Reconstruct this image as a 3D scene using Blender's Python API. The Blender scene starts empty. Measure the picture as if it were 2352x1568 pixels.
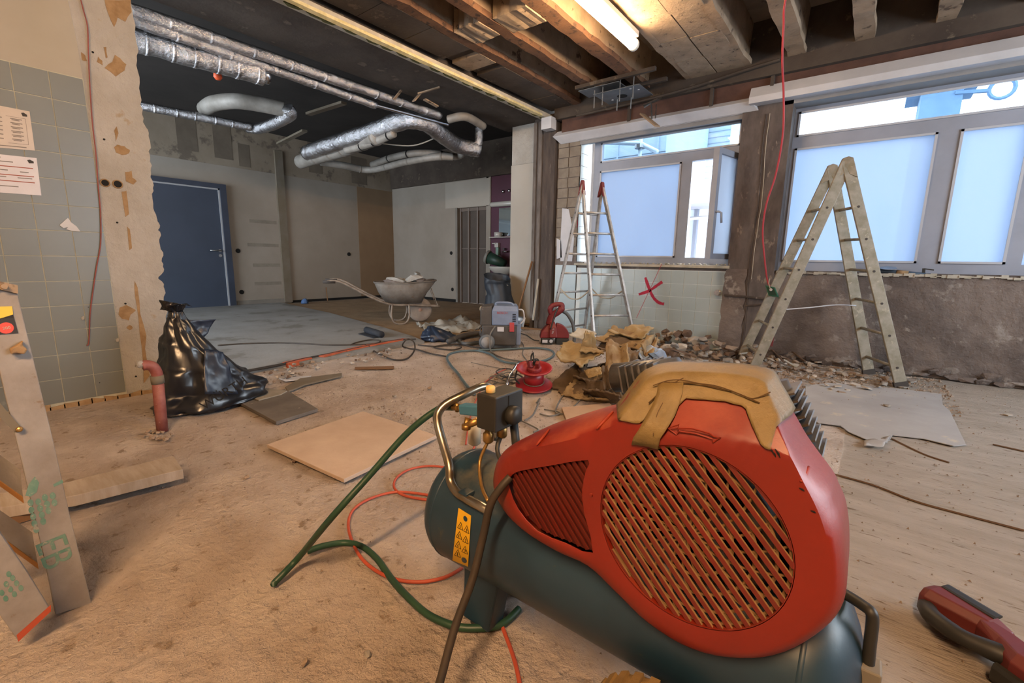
import bpy, bmesh, math, random
from mathutils import Vector, Matrix, noise
V = Vector
C = bpy.context.scene
COL = C.collection
RND = random.Random(11)
PI = math.pi

# ------------------------------------------------------------------ camera
FPX, HCAM = 1039.64, 0.95
_yaw, _pit, _rol = 0.660372, 0.177176, 0.0163055
_f = V((-math.sin(_yaw), math.cos(_yaw), 0)); _r = V((math.cos(_yaw), math.sin(_yaw), 0)); _d = V((0, 0, -1))
_cp, _sp, _cr, _sr = math.cos(_pit), math.sin(_pit), math.cos(_rol), math.sin(_rol)
_d2 = _d * _cp - _f * _sp
_f2 = _d * _sp + _f * _cp
CX = _r * _cr - _d2 * _sr          # image right
CY = _r * _sr + _d2 * _cr          # image down
CZ = _f2                           # forward
CAM = V((0, 0, HCAM))
cam = bpy.data.cameras.new('camera')
cam.sensor_width = 36.0
cam.lens = FPX / 2352 * 36.0
cam.clip_start = 0.02
camo = bpy.data.objects.new('camera', cam)
COL.objects.link(camo)
camo.matrix_world = Matrix(((CX.x, -CY.x, -CZ.x, 0), (CX.y, -CY.y, -CZ.y, 0), (CX.z, -CY.z, -CZ.z, HCAM), (0, 0, 0, 1)))
C.camera = camo

# ------------------------------------------------------------------ light and exposure
C.view_settings.view_transform = 'Standard'
C.view_settings.look = 'None'
C.view_settings.gamma = 1.0
C.view_settings.use_curve_mapping = False
C.view_settings.exposure = 0.75
try:
    C.cycles.use_denoising = True
    C.cycles.denoiser = 'OPENIMAGEDENOISE'
    C.cycles.max_bounces = 8
    C.cycles.diffuse_bounces = 4
    C.cycles.glossy_bounces = 3
    C.cycles.transmission_bounces = 4
    C.cycles.transparent_max_bounces = 8
    C.cycles.sample_clamp_indirect = 6.0
    C.cycles.caustics_reflective = False
    C.cycles.caustics_refractive = False
    C.cycles.use_light_tree = True
except Exception:
    pass
SKY = 9.0
TUBE, TUBE2 = 68.0, 285.0
w = bpy.data.worlds.new('overcast_sky')
C.world = w
w.use_nodes = True
_bg = w.node_tree.nodes['Background']
_bg.inputs[0].default_value = (0.80, 0.90, 1.0, 1)
_bg.inputs[1].default_value = SKY


def portal(name, loc, sx, sy, rot):
    l = bpy.data.lights.new(name, 'AREA')
    l.shape = 'RECTANGLE'; l.size = sx; l.size_y = sy
    l.cycles.is_portal = True
    o = bpy.data.objects.new(name, l)
    COL.objects.link(o)
    o.location = loc; o.rotation_euler = rot


portal('portal', (-2.05, 5.62, 1.72), 1.75, 1.5, (-PI / 2, 0, 0))
portal('portal', (0.85, 5.62, 1.72), 3.2, 1.5, (-PI / 2, 0, 0))
portal('portal', (3.3, 3.0, 1.75), 1.7, 3.2, (0, PI / 2, 0))  # unseen opening in the right wall, added for daylight fill
portal('portal', (-6.8, -2.62, 1.5), 5.2, 2.7, (PI / 2, 0, 0))  # unseen opening behind the bay, added to brighten it


def ray(px, py):
    return CX * ((px - 1176) / FPX) + CY * ((py - 784) / FPX) + CZ


def G(px, py, z=0.0):
    d = ray(px, py); t = (z - HCAM) / d.z
    return CAM + d * t


def OX(px, py, X):
    d = ray(px, py)
    return CAM + d * (X / d.x)


def OY(px, py, Y):
    d = ray(px, py)
    return CAM + d * (Y / d.y)


# ------------------------------------------------------------------ naming
def tag(o, label=None, cat=None, group=None, kind=None):
    if label: o['label'] = label
    if cat: o['category'] = cat
    if group: o['group'] = group
    if kind: o['kind'] = kind
    return o


def thing(name, label, cat, loc=(0, 0, 0), group=None):
    o = bpy.data.objects.new(name, None)
    COL.objects.link(o)
    o.empty_display_size = 0.05
    o.location = loc
    return tag(o, label, cat, group)


def link(name, me, parent=None):
    o = bpy.data.objects.new(name, me)
    COL.objects.link(o)
    if parent is not None:
        o.parent = parent
        o.matrix_parent_inverse = Matrix.Translation(-V(parent_loc(parent)))
    return o


def parent_loc(p):
    return V(p.location) if p.type == 'EMPTY' else V((0, 0, 0))


# ------------------------------------------------------------------ materials
def srgb(h):
    h = h.lstrip('#')
    r = []
    for i in (0, 2, 4):
        c = int(h[i:i + 2], 16) / 255
        r.append(c / 12.92 if c <= 0.04045 else ((c + 0.055) / 1.055) ** 2.4)
    return (*r, 1)


def mat(name, c1, c2=None, scale=6, rough=0.7, metal=0.0, bump=0.0, bscale=None, c3=None, s3=None, t3=0.62,
        coord='Object', stretch=(1, 1, 1), detail=5, spec=0.4, bdist=0.01, lo=0.35, hi=0.65, dust=None, dustlo=.25, dusthi=.9, dustn=.5):
    m = bpy.data.materials.new(name)
    m.use_nodes = True
    nt = m.node_tree; N = nt.nodes; L = nt.links
    b = N['Principled BSDF']
    b.inputs['Roughness'].default_value = rough
    b.inputs['Metallic'].default_value = metal
    b.inputs['Specular IOR Level'].default_value = spec
    b.inputs['Base Color'].default_value = srgb(c1)
    if c2 or bump:
        if coord == 'World':
            g = N.new('ShaderNodeNewGeometry'); src = g.outputs['Position']
        else:
            g = N.new('ShaderNodeTexCoord'); src = g.outputs[coord]
        mp = N.new('ShaderNodeMapping'); mp.inputs['Scale'].default_value = stretch
        L.new(src, mp.inputs[0])

        def nz(sc, det=detail, r=0.6):
            n = N.new('ShaderNodeTexNoise')
            n.inputs['Scale'].default_value = sc; n.inputs['Detail'].default_value = det
            n.inputs['Roughness'].default_value = r
            L.new(mp.outputs[0], n.inputs['Vector'])
            return n.outputs['Fac']

        def ramp(fac, a, c, p, q):
            r = N.new('ShaderNodeValToRGB')
            r.color_ramp.elements[0].position = p; r.color_ramp.elements[0].color = a
            r.color_ramp.elements[1].position = q; r.color_ramp.elements[1].color = c
            L.new(fac, r.inputs[0])
            return r.outputs[0]
        col = None
        if c2:
            col = ramp(nz(scale), srgb(c1), srgb(c2), lo, hi)
        if c3:
            k = ramp(nz(s3 or scale * 3.1, 6, 0.65), (0, 0, 0, 1), (1, 1, 1, 1), t3, t3 + 0.06)
            mx = N.new('ShaderNodeMix'); mx.data_type = 'RGBA'
            L.new(k, mx.inputs[0])
            if col is None: mx.inputs[6].default_value = srgb(c1)
            else: L.new(col, mx.inputs[6])
            mx.inputs[7].default_value = srgb(c3)
            col = mx.outputs[2]
        if dust:
            gg = N.new('ShaderNodeNewGeometry'); sx = N.new('ShaderNodeSeparateXYZ'); L.new(gg.outputs['Normal'], sx.inputs[0])
            mr = N.new('ShaderNodeMapRange'); mr.inputs[1].default_value = dustlo; mr.inputs[2].default_value = dusthi
            L.new(sx.outputs[2], mr.inputs[0])
            dn = ramp(nz(scale * 1.7, 6, .65), (0, 0, 0, 1), (1, 1, 1, 1), dustn - .12, dustn + .12)
            ml = N.new('ShaderNodeMath'); ml.operation = 'MULTIPLY'
            L.new(mr.outputs[0], ml.inputs[0]); L.new(dn, ml.inputs[1])
            mx = N.new('ShaderNodeMix'); mx.data_type = 'RGBA'
            L.new(ml.outputs[0], mx.inputs[0])
            if col is None: mx.inputs[6].default_value = srgb(c1)
            else: L.new(col, mx.inputs[6])
            mx.inputs[7].default_value = srgb(dust)
            col = mx.outputs[2]
        if col is not None:
            L.new(col, b.inputs['Base Color'])
        if bump:
            bp = N.new('ShaderNodeBump')
            bp.inputs['Strength'].default_value = bump; bp.inputs['Distance'].default_value = bdist
            L.new(nz(bscale or scale * 4, 7, 0.65), bp.inputs['Height'])
            L.new(bp.outputs[0], b.inputs['Normal'])
    return m


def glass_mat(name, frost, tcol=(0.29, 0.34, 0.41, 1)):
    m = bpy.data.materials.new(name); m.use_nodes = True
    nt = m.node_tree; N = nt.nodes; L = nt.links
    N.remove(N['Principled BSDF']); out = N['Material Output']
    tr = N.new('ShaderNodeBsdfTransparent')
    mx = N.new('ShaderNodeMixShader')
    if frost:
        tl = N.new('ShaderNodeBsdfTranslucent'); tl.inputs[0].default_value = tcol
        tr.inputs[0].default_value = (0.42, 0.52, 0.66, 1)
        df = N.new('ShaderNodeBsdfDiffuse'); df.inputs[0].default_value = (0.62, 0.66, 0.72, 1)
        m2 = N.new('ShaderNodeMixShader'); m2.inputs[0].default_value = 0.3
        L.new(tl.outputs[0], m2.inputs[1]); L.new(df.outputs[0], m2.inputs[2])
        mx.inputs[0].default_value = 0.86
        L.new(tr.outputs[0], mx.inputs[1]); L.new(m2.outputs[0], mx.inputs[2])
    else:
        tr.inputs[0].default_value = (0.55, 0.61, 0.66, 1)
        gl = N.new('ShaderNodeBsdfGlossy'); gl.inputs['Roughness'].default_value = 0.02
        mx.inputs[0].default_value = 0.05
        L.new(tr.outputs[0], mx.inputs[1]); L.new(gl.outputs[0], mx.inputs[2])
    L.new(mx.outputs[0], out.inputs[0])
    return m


def emit_mat(name, col, s):
    m = bpy.data.materials.new(name); m.use_nodes = True
    b = m.node_tree.nodes['Principled BSDF']
    b.inputs['Base Color'].default_value = (0.8, 0.8, 0.8, 1)
    b.inputs['Emission Color'].default_value = (*col, 1)
    b.inputs['Emission Strength'].default_value = s
    return m


# ------------------------------------------------------------------ mesh building
class MB:
    def __init__(s):
        s.v = []; s.f = []

    def add(s, vs, fs):
        k = len(s.v)
        s.v += [V(p) for p in vs]
        s.f += [tuple(i + k for i in f) for f in fs]
        return s

    def box(s, x0, x1, y0, y1, z0, z1, M=None):
        p = [V((x, y, z)) for x in (x0, x1) for y in (y0, y1) for z in (z0, z1)]
        if M is not None: p = [M @ q for q in p]
        return s.add(p, [(0, 1, 3, 2), (4, 6, 7, 5), (0, 4, 5, 1), (2, 3, 7, 6), (0, 2, 6, 4), (1, 5, 7, 3)])

    def bar(s, a, b, wdt, thk, up=(0, 0, 1)):
        """rectangular bar from a to b; wdt along side vector, thk along the other"""
        a = V(a); b = V(b); d = (b - a); L = d.length; d.normalize()
        side = d.cross(V(up))
        if side.length < 1e-4: side = d.cross(V((0, 1, 0)))
        side.normalize(); n = side.cross(d).normalized()
        p = []
        for q in (a, b):
            for i, j in ((-1, -1), (1, -1), (1, 1), (-1, 1)):
                p.append(q + side * (wdt / 2 * i) + n * (thk / 2 * j))
        return s.add(p, [(3, 2, 1, 0), (4, 5, 6, 7), (0, 1, 5, 4), (1, 2, 6, 5), (2, 3, 7, 6), (3, 0, 4, 7)])

    def tube(s, pts, r, n=8, closed=False, cap=True):
        pts = [V(p) for p in pts]; m = len(pts)
        rs = r if isinstance(r, (list, tuple)) else [r] * m
        T = []
        for i in range(m):
            a = pts[(i - 1) % m] if (closed or i > 0) else pts[i]
            b = pts[(i + 1) % m] if (closed or i < m - 1) else pts[i]
            t = b - a
            T.append(t.normalized() if t.length > 1e-9 else V((0, 0, 1)))
        u = T[0].orthogonal().normalized()
        k = len(s.v)
        for i in range(m):
            u = u - T[i] * u.dot(T[i])
            if u.length < 1e-6: u = T[i].orthogonal()
            u.normalize(); w_ = T[i].cross(u)
            for j in range(n):
                a = 2 * PI * j / n
                s.v.append(pts[i] + (u * math.cos(a) + w_ * math.sin(a)) * rs[i])
        for i in range(m if closed else m - 1):
            for j in range(n):
                i2 = (i + 1) % m; j2 = (j + 1) % n
                s.f.append((k + i * n + j, k + i * n + j2, k + i2 * n + j2, k + i2 * n + j))
        if cap and not closed:
            s.f.append(tuple(k + j for j in reversed(range(n))))
            s.f.append(tuple(k + (m - 1) * n + j for j in range(n)))
        return s

    def lathe(s, prof, n=20, M=None, cap=True):
        """prof: [(radius, height)] about local z"""
        M = M or Matrix.Identity(4); k = len(s.v); m = len(prof)
        for r, h in prof:
            for j in range(n):
                a = 2 * PI * j / n
                s.v.append(M @ V((r * math.cos(a), r * math.sin(a), h)))
        for i in range(m - 1):
            for j in range(n):
                j2 = (j + 1) % n
                s.f.append((k + i * n + j, k + i * n + j2, k + (i + 1) * n + j2, k + (i + 1) * n + j))
        if cap:
            s.f.append(tuple(k + j for j in reversed(range(n))))
            s.f.append(tuple(k + (m - 1) * n + j for j in range(n)))
        return s

    def prism(s, poly, ex):
        """poly: list of 3D points (planar), extruded by vector ex"""
        n = len(poly); ex = V(ex); k = len(s.v)
        s.v += [V(p) for p in poly] + [V(p) + ex for p in poly]
        s.f.append(tuple(k + i for i in reversed(range(n))))
        s.f.append(tuple(k + n + i for i in range(n)))
        for i in range(n):
            j = (i + 1) % n
            s.f.append((k + i, k + j, k + n + j, k + n + i))
        return s

    def rings(s, rings_, cap=True):
        """list of equal-length closed rings of points"""
        n = len(rings_[0]); k = len(s.v)
        for r in rings_: s.v += [V(p) for p in r]
        for i in range(len(rings_) - 1):
            for j in range(n):
                j2 = (j + 1) % n
                s.f.append((k + i * n + j, k + i * n + j2, k + (i + 1) * n + j2, k + (i + 1) * n + j))
        if cap:
            s.f.append(tuple(k + j for j in reversed(range(n))))
            s.f.append(tuple(k + (len(rings_) - 1) * n + j for j in range(n)))
        return s

    def mesh(s, name, m, smooth=False):
        me = bpy.data.meshes.new(name)
        me.from_pydata([tuple(p) for p in s.v], [], s.f)
        bm = bmesh.new(); bm.from_mesh(me)
        bmesh.ops.recalc_face_normals(bm, faces=bm.faces)
        bm.to_mesh(me); bm.free()
        if m is not None: me.materials.append(m)
        if smooth:
            me.polygons.foreach_set('use_smooth', [True] * len(me.polygons))
        me.update()
        return me

    def build(s, name, m, parent=None, smooth=False, bevel=0.0, seg=2, solid=0.0):
        o = link(name, s.mesh(name, m, smooth), parent)
        if solid:
            md = o.modifiers.new('solid', 'SOLIDIFY'); md.thickness = solid; md.offset = 0
        if bevel:
            md = o.modifiers.new('bevel', 'BEVEL'); md.width = bevel; md.segments = seg; md.limit_method = 'ANGLE'
            md.angle_limit = 0.6
            md.harden_normals = False
        return o

def two_tone(o, m2, thr=.3):
    """second material on the faces that look up"""
    o.data.materials.append(m2)
    for p in o.data.polygons:
        if p.normal.z > thr: p.material_index = 1
    return o


def smooth_angle(o, ang=40):
    me = o.data
    bm = bmesh.new(); bm.from_mesh(me)
    for e in bm.edges:
        if len(e.link_faces) == 2 and e.calc_face_angle(0) > math.radians(ang):
            e.smooth = False
    bm.to_mesh(me); bm.free()
    me.polygons.foreach_set('use_smooth', [True] * len(me.polygons))
    return o


def spline(pts, per=8, closed=False):
    pts = [V(p) for p in pts]; n = len(pts); out = []
    segs = n if closed else n - 1
    for i in range(segs):
        if closed:
            p0, p1, p2, p3 = pts[(i - 1) % n], pts[i], pts[(i + 1) % n], pts[(i + 2) % n]
        else:
            p0 = pts[max(i - 1, 0)]; p1 = pts[i]; p2 = pts[i + 1]; p3 = pts[min(i + 2, n - 1)]
        for k in range(per):
            t = k / per; t2 = t * t; t3 = t2 * t
            out.append(0.5 * ((2 * p1) + (p2 - p0) * t + (2 * p0 - 5 * p1 + 4 * p2 - p3) * t2 + (3 * p1 - p0 - 3 * p2 + p3) * t3))
    if not closed: out.append(pts[-1])
    return out


def nz3(p, s=1.0, seed=0):
    return noise.noise(V((p[0] * s + seed * 7.3, p[1] * s - seed * 3.1, p[2] * s + seed * 1.7)))


def cable(name, label, cat, pxs, r, m, z=None, group=None, per=6, n=8):
    """a cable lying on the floor along floor points"""
    pts = []
    for q in pxs:
        if isinstance(q, V): pts.append(q)
        elif len(q) == 3: pts.append(G(q[0], q[1], q[2]))
        else: pts.append(G(q[0], q[1], r if z is None else z))
    o = MB().tube(spline(pts, per), r, n).build(name, m, smooth=True)
    return tag(o, label, cat, group)


def frame_xf(o, x, y=None, z=None):
    """matrix with origin o and axis columns x,y,z"""
    x = V(x).normalized()
    if y is None:
        z = V(z).normalized(); y = z.cross(x).normalized(); 
    else:
        y = V(y).normalized()
    z = x.cross(y).normalized()
    y = z.cross(x)
    o = V(o)
    return Matrix(((x.x, y.x, z.x, o.x), (x.y, y.y, z.y, o.y), (x.z, y.z, z.z, o.z), (0, 0, 0, 1)))


def text(name, body, size, M, m, parent, ext=0.0004, align='CENTER'):
    cu = bpy.data.curves.new(name, 'FONT')
    cu.body = body; cu.size = size; cu.extrude = ext; cu.align_x = align; cu.align_y = 'CENTER'
    cu.materials.append(m)
    o = bpy.data.objects.new(name, cu)
    me = o.to_mesh().copy()
    me.name = name
    bpy.data.objects.remove(o)
    for p in me.vertices: p.co = M @ p.co
    return link(name, me, parent)


def chunk_mesh(name, m, sx, sy, sz, seed, n=11):
    rr = random.Random(seed)
    bm = bmesh.new()
    for i in range(n):
        d = V((rr.uniform(-1, 1), rr.uniform(-1, 1), rr.uniform(-1, 1)))
        d.normalize()
        bm.verts.new((d.x * sx * rr.uniform(.7, 1), d.y * sy * rr.uniform(.7, 1), d.z * sz * rr.uniform(.7, 1)))
    r = bmesh.ops.convex_hull(bm, input=bm.verts)
    junk = [g for g in r['geom_interior'] if isinstance(g, bmesh.types.BMVert)]
    if junk: bmesh.ops.delete(bm, geom=junk, context='VERTS')
    loose = [v for v in bm.verts if not v.link_faces]
    if loose: bmesh.ops.delete(bm, geom=loose, context='VERTS')
    zmin = min(v.co.z for v in bm.verts)
    for v in bm.verts: v.co.z -= zmin
    me = bpy.data.meshes.new(name)
    bm.to_mesh(me); bm.free()
    me.materials.append(m)
    return me


def shard_mesh(name, m, s, th, seed):
    rr = random.Random(seed); n = rr.choice((4, 4, 5, 6))
    a0 = rr.uniform(0, 6)
    poly = []
    for i in range(n):
        a = a0 + 2 * PI * (i + rr.uniform(-.25, .25)) / n
        r = s * rr.uniform(.6, 1.15)
        poly.append((r * math.cos(a), r * math.sin(a) * rr.uniform(.5, .8), 0))
    return MB().prism(poly, (0, 0, th)).mesh(name, m)


def sheet_mb(c00, c10, c11, c01, nx=14, ny=12, amp=0.03, freq=6, seed=0, sag=0.0, jag=0.0, fold=None):
    """crumpled sheet over four corners"""
    c00, c10, c11, c01 = V(c00), V(c10), V(c11), V(c01)
    nrm = (c10 - c00).cross(c01 - c00).normalized()
    mb = MB(); vs = []
    for j in range(ny + 1):
        for i in range(nx + 1):
            u, v = i / nx, j / ny
            uu = u + (jag * nz3((u * 9, v * 9, 3), 1, seed) if i in (0, nx) else 0)
            vv = v + (jag * nz3((u * 9, v * 9, 8), 1, seed) if j in (0, ny) else 0)
            p = c00 * (1 - uu) * (1 - vv) + c10 * uu * (1 - vv) + c11 * uu * vv + c01 * (1 - uu) * vv
            h = amp * (nz3((p.x, p.y, p.z), freq, seed) + 0.9 * (.35 - abs(nz3((p.x, p.y, p.z), freq * 1.6, seed + 9))) + 0.5 * (.3 - abs(nz3((p.x, p.y, p.z), freq * 3.3, seed + 5))))
            h += sag * (4 * u * (1 - u)) * (4 * v * (1 - v))
            if fold:
                for (fx, fy, f0, fh) in fold:
                    h += fh * max(0, 1 - 2.6 * abs(u * fx + v * fy - f0))
            vs.append(p + nrm * h)
    W = nx + 1
    fs = [(j * W + i, j * W + i + 1, (j + 1) * W + i + 1, (j + 1) * W + i) for j in range(ny) for i in range(nx)]
    return mb.add(vs, fs)
# ------------------------------------------------------------------ palette
m_floor = mat('dusty_concrete', '#d3c3b5', '#b3a090', 3.2, 0.95, bump=1.0, bscale=28, c3='#9c8773', s3=13, t3=0.6, coord='World', bdist=0.06)
m_floor_r = mat('grooved_concrete', '#b5a797', '#cabcae', 2.0, 0.95, bump=1.0, bscale=13, c3='#8a7663', s3=11, t3=0.6, coord='World', stretch=(1.1, 5.5, 1), bdist=0.06)
m_slab = mat('grey_screed', '#878683', '#74716d', 1.1, 0.85, bump=0.25, bscale=30, c3='#69655f', s3=2.2, t3=0.56, coord='World')
m_sub = mat('brown_subfloor', '#8f7658', '#7a6246', 3, 0.95, bump=0.6, bscale=25, coord='World')
m_plaster = mat('cream_plaster', '#a8a39c', '#99938a', 3.5, 0.9, bump=0.8, bscale=24, coord='World', c3='#998a76', s3=6, t3=0.64, bdist=.03)
m_paint = mat('old_cream_paint', '#979084', '#8c8477', 1.2, 0.8, coord='World', bump=0.05, bscale=60)
m_chip = mat('brown_render', '#927757', '#7d6243', 18, 0.95, bump=0.4, bscale=60, coord='World')
m_black = mat('black_void', '#0d0b0a', rough=0.9)
m_tile = mat('grey_green_tile', '#6a6c67', '#63645f', 1.6, 0.35, coord='World', c3='#737570', s3=9, t3=0.66)
m_grout = mat('pale_grout', '#aaa592', '#97917e', 12, 0.95, coord='World')
m_white = mat('off_white_wall', '#8b8379', '#80776c', 0.9, 0.85, coord='World')
m_white2 = mat('white_panel', '#938c82', '#9b948a', 1.3, 0.8, coord='World')
m_tan = mat('tan_wall', '#7f6a53', '#745f49', 0.9, 0.85, coord='World')
m_tanr = mat('bare_render', '#85796a', '#786b5b', 2.2, 0.95, coord='World', bump=0.3, c3='#5f554a', s3=2.4, t3=0.56)
m_grey_strip = mat('grey_post', '#6c6358', '#615848', 3, 0.9, coord='World')
m_skirt = mat('grey_skirting', '#77726b', '#6b665f', 3, 0.9, coord='World')
m_door = mat('blue_door', '#2f3848', '#2a3342', 1.5, 0.5, coord='World')
m_doorf = mat('blue_frame', '#2a3242', '#242b39', 3, 0.5, coord='World')
m_darkc = mat('dark_concrete', '#4a4139', '#382f29', 2.5, 0.95, coord='World', bump=0.5, bscale=14, c3='#5a5045', s3=5, t3=0.6)  # dark brown concrete with random mottling
m_bayceil = mat('black_ceiling', '#1f1b18', '#2a2522', 1.6, 0.95, coord='World', bump=0.3)  # near-black base colour for the bay ceiling
m_joist = mat('joist_concrete', '#937f6a', '#7b6854', 5, 0.95, coord='World', bump=0.6, bscale=18, c3='#4f4034', s3=8, t3=0.6)
m_flange = mat('rusty_flange', '#674a35', '#503728', 6, 0.9, coord='World', bump=0.7, bscale=30, c3='#3a2a20', s3=14, t3=0.56)
m_slabtop = mat('ceiling_slab', '#857a6d', '#6f6559', 3, 0.95, coord='World', bump=0.4, bscale=12, c3='#453c34', s3=4, t3=0.6)
m_block = mat('ceiling_brick', '#94826e', '#7c6c5b', 7, 0.95, bump=0.7, bscale=26, c3='#4b4038', s3=16, t3=0.6)
m_foam = mat('yellowed_foam', '#cbbf98', '#b3a473', 14, 0.95, bump=0.6, coord='World', c3='#8a8050', s3=22, t3=0.66)
m_strip = mat('old_white_board', '#a9a297', '#97907f', 9, 0.85, bump=0.2, coord='World', c3='#6e6a55', s3=20, t3=0.66)
m_colm = mat('brown_black_column', '#4d4139', '#382f2a', 6, 0.8, coord='World', stretch=(3, 3, 0.5), bump=0.5, c3='#6f6660', s3=8, t3=0.64)
m_brick = mat('buff_block', '#7c7266', '#6d6358', 8, 0.95, bump=0.5, bscale=30, coord='World')
m_wallr = mat('dirty_render', '#736760', '#5a504b', 2.6, 0.95, coord='World', bump=0.8, bscale=14, c3='#857c75', s3=6, t3=0.58, bdist=.03, lo=.4, hi=.6)
m_colb = mat('dark_render_column', '#5e5550', '#463e3b', 4, 0.95, coord='World', stretch=(2, 2, 0.8), bump=0.6, c3='#75695e', s3=7, t3=0.62)
m_ledge = mat('white_fascia', '#b6b6ba', '#a8a8ac', 3, 0.7, coord='World')
m_fascia = mat('grey_fascia', '#807f80', '#757475', 3, 0.7, coord='World')
m_redband = mat('rust_red_band', '#523a31', '#432f28', 7, 0.95, coord='World', bump=0.4)
m_frame = mat('window_frame', '#8a8e9a', '#80848f', 3, 0.5, coord='World')
m_wtile = mat('pale_blue_tile', '#97a0a0', '#8d9797', 1.8, 0.3, coord='World')
m_red = mat('red_spray', '#9e1e38', '#8b1a30', 20, 0.8)
m_glass = glass_mat('clear_glass', False)
m_frost = glass_mat('frosted_glass', True)
m_frost_lit = glass_mat('frosted_glass_lit', True, (0.8, 0.84, 0.9, 1))  # same frosted glass, with the casement's backlit brightness put into its colour
m_maroon = mat('maroon_paint', '#4a2333', '#42202d', 2, 0.6, coord='World')
m_metal = mat('worn_steel', '#9a9a9a', '#7c7a78', 8, 0.4, metal=0.9)
m_alu = mat('ladder_aluminium', '#b4b3b2', '#8e8b88', 12, 0.5, metal=0.5, c3='#6d645a', s3=20, t3=0.64)
m_foil = mat('foil_wrap', '#cfcfd2', '#a6a6aa', 6, 0.24, metal=0.97, bump=0.75, bscale=17, bdist=0.035)
m_lag = mat('grey_lagging', '#8e8a84', '#77726b', 5, 0.6, metal=0.2, bump=0.3)
m_ofoil = mat('clean_metal', '#c2c2c6', rough=0.25, metal=1.0)
m_orange = mat('orange_plastic', '#d0532a', rough=0.5)


def S(name, mb, m, parent=None, label=None, **k):
    o = mb.build(name, m, parent, **k)
    if parent is None: o['kind'] = 'structure'
    if label: o['label'] = label
    return o


# ------------------------------------------------------------------ floor
XW, YW, YFAR, XDOOR = -3.88, 5.30, 7.32, -9.5


def grid_floor(x0, x1, y0, y1, st, amp, fr, z0=0.0, keep=None):
    nx = int(round((x1 - x0) / st)); ny = int(round((y1 - y0) / st))
    vs = []
    for j in range(ny + 1):
        for i in range(nx + 1):
            x = x0 + (x1 - x0) * i / nx; y = y0 + (y1 - y0) * j / ny
            h = amp * nz3((x, y, 0), fr) + amp * .6 * nz3((x, y, 3), fr * 3.1)
            vs.append((x, y, z0 + h))
    W = nx + 1
    fs = [(j * W + i, j * W + i + 1, (j + 1) * W + i + 1, (j + 1) * W + i) for j in range(ny) for i in range(nx)]
    return MB().add(vs, fs)


fl = S('floor', grid_floor(-3.95, 0.0, -3.2, 5.5, 0.04, 0.0045, 2.6, -0.006), m_floor, label='dusty beige bare concrete floor of the gutted room', smooth=True)
S('screed', grid_floor(0.0, 3.4, -3.2, 5.5, 0.05, 0.0035, 1.6, -0.006), m_floor_r, fl, 'grooved concrete right of the compressor', smooth=True)
bay = MB().prism([(-3.93, -2.7, -0.05), (-3.93, 3.42, -0.05), (-4.3, 3.55, -0.05), (-5.15, 3.75, -0.05), (-7.2, 4.15, -0.05), (-9.55, 4.42, -0.05), (-9.55, -2.7, -0.05)], (0, 0, 0.075))
S('screed_slab', bay, m_slab, fl, 'smooth grey screed of the side bay')
S('subfloor', MB().box(-9.6, -3.95, 3.2, 7.5, -0.1, -0.008), m_sub, fl, 'brown broken-out subfloor')
for i in range(9):
    pass
# terracotta row and dark strip along the screed edge
bx = mat('terracotta', '#b05a3a', '#964a30', 14, 0.9, bump=0.4)
for a, b in (((655, 842), (712, 829)), ((738, 826), (790, 812)), ((792, 812), (842, 800)), ((845, 800), (905, 789)), ((905, 789), (930, 784))):
    p, q = G(*a), G(*b)
    S('terracotta_brick', MB().bar(V((p.x, p.y, 0.012)), V((q.x, q.y, 0.012)), 0.07, 0.05), bx, fl, bevel=0.004)
mdk = mat('bitumen_strip', '#2c2825', rough=0.8)
S('edge_strip', MB().tube(spline([G(560, 853, .03), G(640, 838, .03), G(700, 824, .03), G(800, 804, .03), G(900, 783, .03), G(955, 779, .03)], 6), 0.011, 6), mdk, fl, 'dark bitumen strip along the screed edge')
# cracks in the grooved floor
for pl in ([(1890, 1082), (2000, 1112), (2100, 1150), (2200, 1178), (2352, 1218)], [(2050, 1008), (2120, 1042), (2180, 1062)], [(2280, 1020), (2352, 1036)]):
    S('floor_crack', MB().tube(spline([G(x, y, -0.001) for x, y in pl], 8), 0.0045, 5), mat('crack_dirt', '#5e4632', rough=0.95), fl)

# ------------------------------------------------------------------ left tiled wall with its broken end
jag_px = [(300, 0), (306, 40), (312, 90), (318, 118), (313, 150), (321, 190), (325, 230), (326, 262), (334, 290), (341, 312), (347, 340), (343, 352), (349, 380), (347, 398),
          (353, 425), (349, 445), (352, 478), (360, 500), (365, 512), (363, 528), (370, 540), (366, 556), (375, 580), (371, 600), (377, 618), (364, 636), (372, 646), (378, 664), (376, 690), (384, 708),
          (381, 735), (383, 770), (378, 830), (376, 880), (372, 905)]
edge = [OX(x, y, XW) for x, y in jag_px]
top = edge[0]
poly = [V((XW, -3.2, 0)), V((XW, -3.2, 2.82)), V((XW, top.y - 0.02, 2.82))] + edge + [V((XW, edge[-1].y, 0))]
fine = [poly[0], poly[1], poly[2]]
for i in range(3, len(poly) - 1):
    a, b = poly[i], poly[i + 1]
    fine.append(a)
    k = 3
    for t in range(1, k):
        p = a.lerp(b, t / k); p.y += RND.uniform(-.008, .008)
        fine.append(p)
fine.append(poly[-1])
wl = S('wall_left', MB().prism(fine, (-0.16, 0, 0)), m_plaster, label='cream plastered wall with a jagged broken end and grey tiles')
S('paint_layer', MB().prism([(XW, -3.2, 1.985), (XW, -3.2, 2.82), (XW, 0.70, 2.82), (XW, 0.715, 2.4), (XW, 0.728, 2.2), (XW, 0.733, 1.985)], (0.004, 0, 0)), m_paint, wl, 'flat cream paint above the tiles')
S('grout_bed', MB().box(XW - .001, XW + 0.006, -3.2, 0.734, 0.0, 1.985), m_grout, wl)
tm = MB().box(0, 0.0035, 0.0015, 0.1465, 0.0015, 0.1465).mesh('tile', m_tile)
TW = 0.15
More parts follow.
